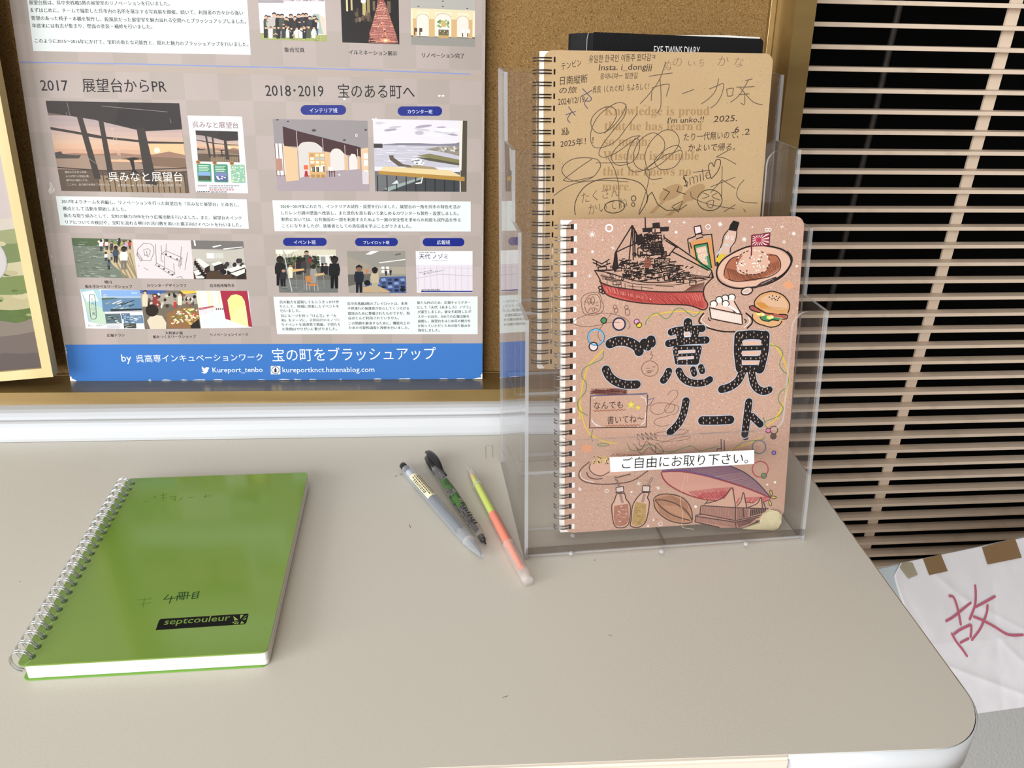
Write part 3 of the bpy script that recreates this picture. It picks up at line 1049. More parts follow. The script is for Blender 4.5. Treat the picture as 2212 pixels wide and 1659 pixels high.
rn = random.Random(11)
A, ax, Ln = axis((869.5, 1004.6), (1040.8, 1200.5), 0.0052)
p1 = thing('ballpoint_pen', 'frosted gel pen with black push knob and cream sticker, leftmost of the pens', 'pen', tuple(A))
R1 = 0.0050
MB().lathe(A, ax, [(Ln * .052, 0.0040), (Ln * .06, 0.0046), (Ln * .10, R1), (Ln * .80, R1), (Ln * .86, 0.0047), (Ln * .93, 0.0035), (Ln * .985, 0.0018), (Ln, 0.0016)], 24).build('barrel', M['frost'], p1, label='frosted clear barrel')
MB().lathe(A, ax, [(0, 0.0001), (0, 0.0027), (0.0006, 0.0032), (Ln * .055, 0.0033), (Ln * .06, 0.0001)], 20).build('push_knob', M['charcoal'], p1, label='black push knob')
MB().lathe(A, ax, [(Ln * .09, 0.0026), (Ln * .20, 0.0026)], 14).build('plunger', M['white'], p1)
MB().lathe(A, ax, [(Ln * .20, 0.0034), (Ln * .74, 0.0034)], 16).build('refill', M['refill'], p1, label='dark ink refill')
MB().lathe(A, ax, [(Ln * .74, 0.0022), (Ln * .84, 0.0020), (Ln * .90, 0.0022), (Ln * .99, 0.0010)], 12).build('tip', M['steel'], p1)
MB().lathe(A, ax, [(Ln * .855, 0.0049), (Ln * .86, 0.0051), (Ln * .865, 0.0048)], 24).build('grip_ring', M['clearcap'], p1)
mb = MB()
patch(mb, A, ax, Ln * .17, Ln * .425, -50, 62, R1 + 0.00012, 10)
stk = mb.build('price_sticker', M['sticker'], p1, label='cream sticker with small dark print')
mb = MB()
for i_, a in enumerate((-30, -8, 14, 34, 48)):
    d = Ln * (.19 if i_ < 4 else .22)
    while d < Ln * (.405 if i_ in (0, 1, 2) else .36):
        w = rn.uniform(.0010, .0030)
        patch(mb, A, ax, d, min(d + w, Ln * .412), a - 5, a + 5, R1 + 0.0002, 2)
        d += w + .0007
mb.build('sticker_print', mat('sticker_ink', '5d563c', 0.6), stk)

A, ax, Ln = axis((921.5, 984), (1049.5, 1175), 0.0050, 0.0040)
p2 = thing('ballpoint_pen', 'clear ballpoint pen with black clip and green leaf print, between gel pen and highlighter', 'pen', tuple(A))
R2 = 0.0045
MB().lathe(A, ax, [(Ln * .17, 0.0041), (Ln * .20, R2), (Ln * .84, R2), (Ln * .89, 0.0040), (Ln * .96, 0.0022), (Ln * .97, 0.0016)], 24).build('barrel', M['clearpen'], p2, label='clear barrel')
MB().lathe(A, ax, [(Ln * .01, 0.0012), (Ln * .03, 0.0034), (Ln * .07, 0.0042), (Ln * .20, 0.0043), (Ln * .205, 0.0010)], 20).build('top_cap', M['charcoal'], p2)
MB().lathe(A, ax, [(Ln * .16, 0.0026), (Ln * .30, 0.0026), (Ln * .31, 0.0022), (Ln * .86, 0.0020)], 14).build('refill', M['refill_black'], p2)
MB().lathe(A, ax, [(Ln * .925, 0.0026), (Ln * .965, 0.0022), (Ln * .97, 0.0011), (Ln, 0.0005)], 14).build('tip', M['charcoal'], p2)
sd = ax.cross(V((0, 0, 1))).normalized() * -1
cs = MB()
n_ = 14
vs, fs = [], []
for i in range(n_ + 1):
    t = i / n_
    d = Ln * .30 * t
    hgt = 0.0030 + 0.0036 * math.sin(math.pi * min(t * 1.15 + .08, 1)) ** .7
    wd = 0.0044 * (math.sin(math.pi * (0.16 + .68 * min(t * 1.3, 1) / 1.0)) ** .6) * (1 - .35 * t)
    c = A + ax * d + sd * (0.0012 + 0.0015 * t) + V((0, 0, hgt))
    for (a, b) in ((-1, -.5), (-.8, .35), (0, .75), (.8, .35), (1, -.5), (0, -1)):
        vs.append(c + sd * (wd * a) + V((0, 0, b * 0.0013)))
for i in range(n_):
    for k in range(6):
        fs.append((i * 6 + k, i * 6 + (k + 1) % 6, (i + 1) * 6 + (k + 1) % 6, (i + 1) * 6 + k))
fs += [tuple(range(6))[::-1], tuple(range(n_ * 6, n_ * 6 + 6))]
cs.add(vs, fs, 0, True)
cs.build('clip', M['charcoal'], p2, label='glossy black clip')
mb = MB()
for d0, d1, a0, a1 in ((.345, .40, -70, 30), (.40, .44, -60, 60), (.44, .47, -20, 75), (.47, .52, 25, 75), (.51, .58, -85, 40), (.55, .63, -70, 0), (.56, .61, 35, 80), (.60, .65, -50, -10), (.62, .66, 10, 45)):
    patch(mb, A, ax, Ln * d0, Ln * d1, -a1, -a0, R2 + .00006, 6)
mb.build('leaf_print', M['greenprint'], p2, label='green leaf print')
mb = MB()
for i in range(9):
    d = Ln * (.62 + .026 * i)
    patch(mb, A, ax, d, d + Ln * .017, rn.uniform(-30, -15), rn.uniform(5, 25), R2 + .00008, 4)
    for j in range(4):
        a = rn.uniform(-85, 85)
        patch(mb, A, ax, d + rn.uniform(0, .002), d + rn.uniform(.0025, .0032), a, a + rn.uniform(5, 13), R2 + .00008, 2)
for i in range(5):
    d = Ln * (.365 + .012 * i)
    patch(mb, A, ax, d, d + Ln * .005, -20, 40, R2 + .0001, 4)
for i in range(16):
    d, a = Ln * rn.uniform(.46, .62), rn.uniform(-80, 80)
    patch(mb, A, ax, d, d + .0014, a, a + rn.uniform(6, 22), R2 + .0001, 3)
mb.build('barrel_print', M['refill_black'], p2, label='black barrel print')
mb = MB()
for d, a in ((.245, -8), (.265, 5), (.285, -5), (.30, 12), (.32, 0)):
    patch(mb, A, ax, Ln * d, Ln * d + .0016, a, a + 18, 0.0027, 3)
mb.build('spring', M['steel'], p2)

A, ax, Ln = axis((1011.5, 1009.5), (1141.5, 1256), 0.0046, 0.0050)
p3 = thing('highlighter_pen', 'two-colour highlighter, yellow and orange in a clear barrel, beside the holder', 'pen', tuple(A))
MB().lathe(A, ax, [(0, 0.0026), (Ln * .08, 0.0031), (Ln * .09, 0.0040), (Ln * .30, 0.0045), (Ln * .72, 0.0046)], 24).build('barrel', M['clearpen'], p3)
MB().lathe(A, ax, [(Ln * .08, 0.0018), (Ln * .13, 0.0026), (Ln * .14, 0.0010)], 14).build('nib', M['amber'], p3, label='amber nib')
MB().lathe(A, ax, [(Ln * .14, 0.0027), (Ln * .20, 0.0030), (Ln * .46, 0.0031)], 16).build('ink_core', M['yellow'], p3, label='yellow ink core')
MB().lathe(A, ax, [(Ln * .462, 0.0036), (Ln * .64, 0.0036), (Ln * .70, 0.0034)], 16).build('ink_core', M['orange'], p3, label='orange ink core')
MB().lathe(A, ax, [(Ln * .70, 0.0028), (Ln * .84, 0.0024), (Ln * .90, 0.0019)], 14).build('nib', M['orange_nib'], p3, label='orange nib')
MB().lathe(A, ax, [(Ln * .715, 0.0047), (Ln * .72, 0.0050), (Ln * .73, 0.0048), (Ln * .92, 0.0046), (Ln * .985, 0.0044), (Ln, 0.0036), (Ln, 0.0001)], 24).build('cap', M['clearcap'], p3, label='clear cap at the orange end')
MB().lathe(A, ax, [(Ln * .185, 0.0044), (Ln * .19, 0.0046), (Ln * .195, 0.0044)], 24).build('cap_ring', M['clearcap'], p3)
MB().lathe(A, ax, [(Ln * .97, 0.0040), (Ln * .985, 0.0046), (Ln * 1.0, 0.0040)], 24).build('cap_ring', M['clearcap'], p3)

# ------------------------------------------------------------------ information poster
pl_, py_ = math.radians(7.96), math.radians(-0.41)
PF = onplane(600, 821.5, FB.at(0, H1, 0), FB.ey)
FPo = Fr(PF, (math.cos(py_), math.sin(py_), 0), (-math.sin(py_) * math.sin(pl_), math.cos(py_) * math.sin(pl_), math.cos(pl_)))
post = thing('information_poster', 'large taupe printed poster board with photos and Japanese text, blue footer band', 'poster', tuple(PF))
oc = [FPo.px(*p) for p in ((152, 823.5), (1042, 819), (1045, 405), (1049, 0), (1052, -330), (-33, -330), (20, 0), (52, 213), (83.5, 420), (116, 617))]
MB().prism(FPo, oc, -0.005, 0, 0, 1).build('poster_board', [M['poster'], M['poster_edge']], post)
GL = M['ink_gloss']
NAVY, TXT, WHT = '17257c', '120c10', 'd9e1e0'
C1 = (0, 0, .253165)
C2 = (540, 0, .253165)
C3 = (0, 400, .30140)
C4 = (540, 400, .30136)


def newart(view, base=0):
    return Art(FPo, 6e-5, base).view(*view)


def block(view, box, rows, size):
    a = newart(view)
    a.poly(box, WHT, 0)
    for t, x0, y0, x1, y1 in rows:
        a.text(t, (x0, y0), (x1, y1), None, TXT, 2, 0.028)
    a.build('text_block', GL, post)


block(C1, [(225, -60), (2105, -60), (2140, 468), (285, 435)], [
    ('展望台班は、呉中央桟橋5階の展望室のリノベーションを行いました。', 250, 40, 1450, 50),
    ('まずはじめに、チームで撮影した呉市内の名所を展示する写真展を開催。続いて、利用者の方々から強い', 262, 105, 2075, 130),
    ('要望のあった椅子・本棚を製作し、殺風景だった展望室を魅力溢れる空間へとブラッシュアップしました。', 270, 173, 2100, 203),
    ('年度末には有志が集まり、壁面の塗装・補修を行いました。', 278, 238, 1300, 247),
    ('このように2015〜2016年にかけて、宝町の新たな可能性と、隠れた魅力のブラッシュアップを行いました。', 300, 366, 2120, 398)], 40)
block(C3, [(400, 78), (1768, 102), (1784, 313), (432, 288)], [
    ('2017年よりチームを再編し、リノベーションを行った展望台を「呉みなと展望台」と命名し、', 443, 130, 1715, 155),
    ('拠点として活動を開始しました。', 452, 181, 905, 187),
    ('新たな取り組みとして、宝町の魅力のPRを行う広報活動を行いました。また、展望台のインテ', 460, 231, 1735, 250),
    ('リアについての検討や、宝町を流れる堺川の河川敷を用いた親子向けイベントを行いました。', 470, 278, 1730, 299)], 34)
block(C4, [(160, 108), (1582, 117), (1582, 332), (177, 330)], [
    ('2018〜2019年にわたり、インテリアの試作・設置を行いました。展望台の一角を呉市の特色を活か', 220, 166, 1510, 169),
    ('したレンガ調の壁面へ改装し、また景色を落ち着いて楽しめるカウンターも製作・設置しました。', 226, 212, 1495, 216),
    ('制作においては、公共施設の一部を利用するためより一層の安全性を求められ何度も試作品を作る', 226, 259, 1510, 263),
    ('ことになりましたが、技術者としての責任感を学ぶことができました。', 232, 305, 1155, 308)], 30)
block(C4, [(168, 800), (1632, 797), (1632, 1068), (195, 1068)], [
    ('呉の魅力を認知してもらうきっかけ作', 213, 849, 638, 848), ('りとして、地域に密着したイベントを', 216, 881, 638, 879), ('行いました。', 218, 913, 362, 911),
    ('呉にルーツを持つ「けん玉」や「大', 222, 947, 620, 947), ('和」をテーマに、子供向けのモノづく', 226, 979, 642, 977), ('りイベントを高専祭で開催。子供たち', 230, 1011, 648, 1009),
    ('の笑顔はやりがいに繋がりました。', 232, 1043, 625, 1041),
    ('呉中央桟橋2階のプレイロットは、本来', 697, 861, 1130, 859), ('子供連れの保護者が安心してくつろげる', 700, 894, 1140, 894), ('環境のために整備されたものですが、現', 702, 931, 1145, 929),
    ('在ほとんど利用されていません。', 704, 964, 1068, 963), ('この問題を解決するために。機能向上の', 708, 1001, 1145, 999), ('ための可能性調査と改修を行いました。', 710, 1033, 1140, 1033),
    ('新たなPRのため、広報キャラクター', 1198, 853, 1580, 851), ('として「天代（あましろ）ノゾミ」', 1200, 887, 1580, 885), ('が誕生しました。彼女を起用したポ', 1202, 919, 1585, 917),
    ('スターのほか、SNSでの広報活動を', 1203, 953, 1572, 951), ('展開し、展望台をはじめ呉の魅力を', 1204, 985, 1580, 983), ('を知っていただくための取り組みを', 1204, 1019, 1580, 1017),
    ('強化しました。', 1204, 1051, 1360, 1051)], 24)
a = newart(C1)
a.text('2017　展望台からPR', (355, 783), (1425, 793), 118, TXT, 2)
a.build('heading', GL, post, 'heading lettering for 2017')
a = newart(C2)
a.text('2018･2019　宝のある町へ', (135, 828), (1405, 842), 122, TXT, 2)
a.build('heading', GL, post, 'heading lettering for 2018 and 2019')
a = newart(C1)
a.poly([(168, 545), (2212, 582), (2212, 634), (172, 596)], 'ab9d92', 0)
a.line([(170, 530), (1200, 547), (2212, 574)], 9, '7f8fc0', 1)
a.view(*C2)
a.poly([(80, 584), (2000, 634), (2000, 690), (80, 637)], 'ab9d92', 0)
a.line([(-4, 568), (1000, 597), (1882, 633)], 9, '7f8fc0', 1)
a.build('divider_line', GL, post, 'thin blue divider line')
for vw, x0, y0, x1, y1, t, tx0, tx1, ty in ((C2, 432, 897, 820, 980, 'インテリア班', 510, 748, 962), (C2, 1260, 908, 1640, 988, 'カウンター班', 1345, 1558, 970),
                                            (C4, 237, 377, 550, 436, 'イベント班', 315, 472, 424), (C4, 753, 378, 1060, 437, 'プレイロット班', 812, 1000, 424), (C4, 1238, 379, 1537, 438, '広報班', 1340, 1435, 425)):
    a = newart(vw)
    a.poly(rrect(x0, y0, x1, y1, (y1 - y0) / 2, 8), NAVY, 0)
    a.text(t, (tx0, ty), (tx1, ty), None, 'dfe4ee', 2, 0.006)
    a.build('name_badge', GL, post)
for vw, rows in ((C2, [('集合写真', 295, 446, 465, 449), ('イルミネーション展示', 845, 466, 1255, 476), ('リノベーション完了', 1468, 491, 1828, 498)]),
                 (C3, [('堺川', 750, 707, 800, 707), ('船を浮かべるワークショップ', 612, 737, 948, 740), ('カウンターデザインラフ', 1055, 730, 1335, 730), ('呉市役所報告会', 1505, 732, 1682, 730),
                       ('広報チラシ', 768, 1088, 895, 1086), ('大和波止場', 1185, 1070, 1310, 1070), ('船をつくるワークショップ', 1098, 1098, 1405, 1096), ('リノベーションイメージ', 1508, 1082, 1780, 1080)])):
    for t, x0, y0, x1, y1 in rows:
        a = newart(vw)
        a.text(t, (x0, y0), (x1, y1), None, TXT, 2, 0.03)
        a.build('caption', GL, post)
# blue footer band
a = newart((0, 0, 1))
a.poly([(141, 744.5), (1042.6, 741.5), (1042, 819), (152, 823.4)], '3d72b8', 0)
ft = a.build('footer_band', GL, post, 'blue footer band')
a = newart((0, 0, 1))
wl = 'e8eef4'
a.text('by', (264, 786), (285, 786), None, wl, 2)
a.text('呉高専インキュベーションワーク', (295, 783), (568, 779), None, wl, 2)
a.text('宝の町をブラッシュアップ', (589, 781), (942, 777), 29, wl, 2)
a.text('Kureport_tenbo', (460, 808), (568, 807), None, wl, 2)
a.text('kureportknct.hatenablog.com', (611, 808), (809, 807), None, wl, 2)
bird = [(435, 804), (441, 803), (436, 799), (439, 799), (435, 795), (438, 795.5), (435.5, 792.5), (437, 792), (443, 797), (444, 794), (447, 793), (449.5, 794), (452, 793), (450.5, 795.5), (452, 796), (450, 798), (449, 802), (446, 805.5), (441, 807)]
a.poly(bird, wl, 2)
a.rect(585, 790.5, 605.5, 808.5, wl, 1)
a.ring(595, 799.6, 8, 7.4, 1.4, '3b3b44', 2)
a.poly([(592.6, 804.5), (592.6, 798), (595, 793.5), (597.6, 798), (597.6, 804.5)], '2c2c34', 2)
a.build('footer_lettering', GL, ft, 'white footer lettering and small icons')
a = newart((0, 0, 1))
rn = random.Random(21)
for i in range(26):
    x = rn.uniform(300, 1040)
    y = 822.6 - (x - 152) * 0.005
    w = rn.uniform(5, 26)
    a.poly([(x, y), (x + w * .3, y - rn.uniform(.8, 2.2)), (x + w * .8, y - rn.uniform(.5, 1.8)), (x + w, y)], 'd3dade', 2)
a.poly([(152, 823), (151, 815), (154, 812), (155, 817), (163, 821), (166, 823)], 'e4e6e6', 2)
a.poly([(1042, 819), (1042, 806), (1038, 811), (1040, 815), (1032, 816), (1020, 819)], 'e4e6e6', 2)
for i in range(14):
    y = rn.uniform(380, 800)
    x = 20 + .153 * y + (6 if y > 500 else 2) + 1
    a.poly([(x, y), (x + rn.uniform(.8, 2), y + 2), (x + rn.uniform(.5, 2), y + 6), (x + 1, y + 9)], 'dcd8d4', 2)
a.poly([(106, 392), (112, 396), (116, 404), (119, 410), (114, 417), (108, 420), (104, 412), (108, 404)], 'cfc6bf', 2)
a.lines([[(108, 396), (114, 408), (110, 418)], [(116, 398), (112, 412)]], 1, 'a39a92', 3)
for x, y in ((806, 258), (812, 257), (744, 214), (949, 207), (957, 207)):
    a.ell(x, y, 3, 1.8, 'eeece8', 4)  # glare spots on the glossy print, painted as pale dots
tagit(a.build('scuffs_and_glare_dots', M['ink'], post, 'white chips and scuffs, with painted glare dots'), kind='stuff')


def quadfn(q):
    def f(u, v):
        a, b, c, d = q
        return tuple((a[j] * (1 - u) + b[j] * u) * (1 - v) + (d[j] * (1 - u) + c[j] * u) * v for j in (0, 1))
    return f


def photo(view, q, c):
    a = newart(view)
    a.poly(q, c, 0)
    return a, quadfn(q)


def up(a, f, pts, c, ly=1, smooth=False):
    a.poly([f(*p) for p in pts], c, ly, smooth)


def band(a, f, v0, v1, c, ly=1, u0=0, u1=1):
    up(a, f, [(u0, v0), (u1, v0), (u1, v1), (u0, v1)], c, ly)


def folk(a, x, y, h, cloth, hair='1c1716', skin='d8ac8c', legs=None, ly=4, rn=random):
    w = h * .30
    if legs:
        a.poly([(x - w * .4, y - h * .45), (x + w * .4, y - h * .45), (x + w * .38, y), (x + w * .08, y), (x, y - h * .35), (x - w * .1, y), (x - w * .38, y)], legs, ly)
    a.poly([(x - w * .55, y - h * (.40 if legs else 0)), (x - w * .6, y - h * .62), (x - w * .45, y - h * .78), (x + w * .45, y - h * .78), (x + w * .6, y - h * .6), (x + w * .5, y - h * (.40 if legs else 0))], cloth, ly + 1)
    a.ell(x, y - h * .88, h * .105, h * .12, skin, ly + 2, 0, 10)
    a.poly([(x - h * .12, y - h * .86), (x - h * .11, y - h * .97), (x, y - h * 1.03), (x + h * .11, y - h * .97), (x + h * .12, y - h * .86), (x + h * .06, y - h * .93), (x - h * .06, y - h * .93)], hair, ly + 3)


# group photo
rn = random.Random(3)
a, f = photo(C2, [(66, -40), (638, -40), (655, 355), (92, 335)], 'd9d5dc')
band(a, f, 0, .13, 'c9b9c0', 1)
for i in range(30):
    u = rn.random()
    band(a, f, rn.uniform(.03, .08), .13, rn.choice(['a79aa3', 'd8cdd4', '8f8691', 'bda6ad']), 2, min(u, .96), min(u, .96) + .03)
band(a, f, .11, .17, '9d9698', 2, 0, .38)
for i in range(24):
    v = rn.uniform(.2, .5)
    u = rn.uniform(0, .8)
    band(a, f, v, v + .008, rn.choice(['c9c5cf', 'e4e1e6']), 1, u, u + rn.uniform(.05, .2))
up(a, f, [(.78, .46), (.83, .40), (.90, .41), (.99, .62), (.99, .86), (.78, .80)], '9fb3a6', 2)
up(a, f, [(.90, .41), (.99, .50), (.99, .86), (.95, .86)], 'd9c6b4', 3)
band(a, f, .86, 1, '9ba35f', 2)
for i in range(60):
    p = f(rn.uniform(.02, .97), rn.uniform(.87, .985))
    a.ell(p[0], p[1], 9, 3, rn.choice(['7f8a49', 'b4b67a', 'c3bd8c', '6f7a3e']), 3, 0, 6)
cl = ['1e1c1f', '26252a', 'e6e2de', '2f2b28', 'd8d3cf', '33363d', '4a4f3f', 'b8b2ab']
for i in range(13):
    x = 132 + i * 35 + rn.uniform(-8, 8)
    folk(a, x, 262 + rn.uniform(-8, 6), rn.uniform(120, 148), rn.choice(cl), ly=4)
folk(a, 566, 300, 142, 'e4ded6', legs='4d6288', ly=4)
for i in range(12):
    x = 138 + i * 37 + rn.uniform(-8, 8)
    folk(a, x, 322 + rn.uniform(-4, 8), rn.uniform(92, 108), rn.choice(cl), ly=8)
for i in range(26):
    x, y = rn.uniform(125, 540), rn.uniform(170, 310)
    a.line([(x, y), (x + rn.uniform(-26, 26), y + rn.uniform(-14, 14))], 9, rn.choice(['d6ab8b', 'cfa283', '1f1d20']), 12)
a.build('printed_photo', GL, post, 'group photo by the water')

# illuminations
a, f = photo(C2, [(773, -30), (1268, -30), (1275, 378), (788, 362)], '18100e')
rn = random.Random(5)
for u, v0, v1, c, w in ((.09, .0, .32, 'd9cf9a', .05), (.16, .0, .30, 'c2b57e', .04), (.36, .05, .45, 'b6a76a', .07), (.45, .05, .50, '8f7f55', .05), (.53, .10, .30, '6e5c40', .06), (.80, .10, .35, '6a5540', .06), (.25, .25, .5, '4a3a2a', .05)):
    band(a, f, v0, v1, c, 1, u, u + w)
for u in (.12, .22, .32, .50, .60):
    band(a, f, 0, .62 if u < .4 else .5, '120b0a', 2, u, u + .05)
for i in range(14):
    p = f(rn.uniform(.2, .52), rn.uniform(.35, .52))
    a.ell(p[0], p[1], 14, 22, rn.choice(['2a2019', '5c4a3a', '3a2c22', '7a6650']), 3, 0, 10)
p = f(.39, .10)
a.ell(p[0], p[1], 22, 20, 'f3efe0', 4)
up(a, f, [(.64, .06), (.74, .06), (.80, .30), (.90, .62), (.96, .86), (.90, .97), (.60, .97), (.47, .80), (.56, .50), (.62, .25)], '8d4f47', 5)
for i in range(26):
    v = .12 + i * .034
    w = .05 + .24 * max(0, (v - .1)) ** .9
    c0 = .70 + .02 * v
    pts = [f(c0 - w + 2 * w * k / 8, v + .014 * math.sin(math.pi * k / 8)) for k in range(9)]
    a.line(pts, 6.5, rn.choice(['c98478', 'b9786c', 'd79a86', 'a8655c']), 6)
    for k in range(5):
        u = c0 + rn.uniform(-w, w) * .9
        p = f(u, v)
        a.ell(p[0], p[1], 4, 4, rn.choice(['e8b49a', '5a2e2a', '6a3a34']), 7, 0, 6)
for i in range(9):
    p = f(.70 + .012 * i, .56 + .043 * i)
    a.ell(p[0], p[1], 6, 8, rn.choice(['f0c490', 'd98a58', '4a201a']), 8, 0, 8)
p = f(.76, .93)
a.ell(p[0], p[1], 40, 16, 'd99a70', 8)
a.ell(p[0], p[1], 14, 10, 'f8e0b8', 9)
a.build('printed_photo', GL, post, 'night photo of pink illuminations')

# finished renovation
a, f = photo(C2, [(1370, -20), (1921, -8), (1918, 400), (1376, 382)], 'e2d8bc')
band(a, f, 0, .26, 'aaa8a2', 1)
up(a, f, [(0, .26), (.08, .28), (.92, .30), (1, .27), (1, .24), (0, .22)], 'd8cfae', 2)
band(a, f, .82, 1, '8e8c86', 1)
band(a, f, .80, .825, '5c5246', 2)
for u0, u1, v0 in ((.09, .28, .44), (.38, .63, .42), (.72, .90, .46)):
    pts = [(u0, .81), (u0, v0)] + [((u0 + u1) / 2 - (u1 - u0) / 2 * math.cos(math.radians(t)), v0 - .10 * math.sin(math.radians(t))) for t in range(0, 181, 20)] + [(u1, v0), (u1, .81)]
    up(a, f, pts, 'dcd8cf', 3)
    a.line([f(*p) for p in pts[1:-1]], 5, 'bcab86', 4)
for u0, u1 in ((.03, .09), (.28, .37), (.63, .72), (.90, .96)):
    band(a, f, .44, .82, 'c9a876', 3, u0, u1)
    band(a, f, .26, .44, 'dccfa6', 3, u0, u1)
band(a, f, .66, .82, '6e6246', 5, .43, .59)
for i in range(6):
    band(a, f, .68 + .02 * (i % 3), .70 + .02 * (i % 3), ['d8d2c4', '3a4438', 'b3a37a'][i % 3], 6, .45 + .022 * i, .468 + .022 * i)
band(a, f, .78, .84, 'b99a66', 6, .43, .59)
rn = random.Random(8)
for i in range(24):
    p = f(rn.choice([.44, .46, .56, .58]) + rn.uniform(-.02, .02), rn.uniform(.46, .62))
    a.ell(p[0], p[1], 8, 8, rn.choice(['6f9a4e', '86ad60', '557f3c']), 6, 0, 8)
band(a, f, .47, .60, 'c4a66a', 5, .475, .545)
band(a, f, .60, .66, 'e6e4dc', 5, .46, .56)
for u in (.05, .13, .80, .88):
    band(a, f, .64, .80, '4a3426', 6, u, u + .015)
    band(a, f, .64, .72, 'e4e4e0' if u > .5 else '5a4030', 7, u + (.0 if u > .5 else .01), u + .045)
for u, v in ((.12, .18), (.5, .06), (.5, .17), (.88, .2)):
    p = f(u, v)
    a.ell(p[0], p[1], 9, 5, '55504c', 4)
a.build('printed_photo', GL, post, 'photo of the renovated room with three arches')


def sunset(a, f, ly=1, detail=True):
    band(a, f, .16, .62, 'a89592', ly)
    for i in range(8):
        band(a, f, .18 + .05 * i, .235 + .05 * i, ['a29392', 'a89693', 'b29c95', 'bba196', 'c2a695', 'c9aa92', 'cba58a', 'c29a82'][i], ly + 1)
    up(a, f, [(.70, .60), (.70, .44), (1, .42), (1, .60)], 'd9b488', ly + 2)
    p = f(.79, .53)
    a.ell(p[0], p[1], (f(1, 0)[0] - f(0, 0)[0]) * .022, None, 'fdf0c4', ly + 4)
    up(a, f, [(0, .60), (.15, .575), (.3, .585), (.5, .565), (.62, .58), (.76, .575), (.88, .54), (1, .575), (1, .62), (0, .62)], '93705f', ly + 3)
    band(a, f, .60, .80, '96806f', ly + 3)
    up(a, f, [(.5, .62), (.75, .60), (1, .61), (1, .72), (.7, .70)], '7a614e', ly + 4)
    band(a, f, .64, .665, 'd3a884', ly + 4, .42, .72)
    up(a, f, [(0, .575), (.05, .56), (.06, .59), (.16, .60), (.20, .595), (.18, .635), (0, .64)], '4a4341', ly + 4)
    band(a, f, .76, 1, '5a4c40', ly + 5)
    band(a, f, .82, 1, '8a765e', ly + 6, .30, .98)
    for i in range(17):
        u = .30 + .042 * i
        band(a, f, .78, 1, '3d3330', ly + 7, u, u + .007)
    a.line([f(0, .74), f(.4, .77), f(1, .72)], 9 if detail else 3, '3a302c', ly + 7)
    a.line([f(.36, .86), f(1, .76)], 12 if detail else 4, '45392f', ly + 7)
    # dark ceiling and window frames
    up(a, f, [(0, 0), (1, 0), (1, .29), (.70, .32), (.34, .20), (0, .13)], '36302e', ly + 8)
    up(a, f, [(.55, 0), (1, 0), (1, .29), (.70, .32), (.5, .24)], '2f2a29', ly + 9)
    for (u0, u1, ub0, ub1, v0, v1) in ((.215, .255, .275, .325, .16, .86), (.375, .41, .385, .43, .20, .86), (.655, .715, .67, .76, .28, .92)):
        up(a, f, [(u0, v0), (u1, v0), (ub1, v1), (ub0, v1)], '3b3430', ly + 9)
    up(a, f, [(0, .29), (.40, .385), (.68, .42), (.68, .445), (.40, .41), (0, .32)], '3b3430', ly + 9)
    up(a, f, [(.7, .43), (1, .43), (1, .45), (.7, .455)], '3b3430', ly + 9)
    up(a, f, [(.25, .345), (.40, .385), (.40, .415), (.25, .385)], '3b3430', ly + 9)
    up(a, f, [(.54, .63), (.60, .61), (.64, .62), (.64, .635), (.60, .645), (.60, .75), (.63, .80), (.565, .80), (.58, .74), (.57, .65)], '2c2624', ly + 10)


a, f = photo(C1, [(390, 860), (1528, 882), (1615, 1648), (525, 1628)], '6f5f55')
sunset(a, f)
a.text('呉みなと展望台', (932, 1548), (1565, 1548), 82, 'e9e4dc', 13)
a.text('艦船の行き交う呉湾、', (556, 1478), (745, 1478), None, 'c9c0b4', 13)
a.text('人々が想う大和波止場、', (563, 1512), (765, 1512), None, 'c9c0b4', 13)
a.text('瀬戸内の海色と夕日、', (568, 1547), (755, 1547), None, 'c9c0b4', 13)
a.text('ここから、呉の魅力を眺めてみませんか。', (575, 1584), (950, 1584), None, 'c9c0b4', 13)
a.text('呉市宝町4-44　呉中央桟橋ターミナル（呉港）５階', (1008, 1592), (1548, 1592), None, 'c9c0b4', 13)
for i, t in enumerate('三六〇度、呉。'):
    a.text(t, (945 + i * 11, 1118 + i * 42), (980 + i * 11, 1120 + i * 42), 26 if t not in '、。' else 12, 'd8c4ac', 13)
for L_ in ([(572, 872), (600, 990)], [(870, 905), (1430, 955)], [(565, 960), (575, 990)], [(1450, 1010), (1462, 1050)], [(740, 1340), (830, 1400)]):
    a.line(L_, 3, '9a928c', 14)
a.build('printed_photo', GL, post, 'sunset photo from the observation deck')

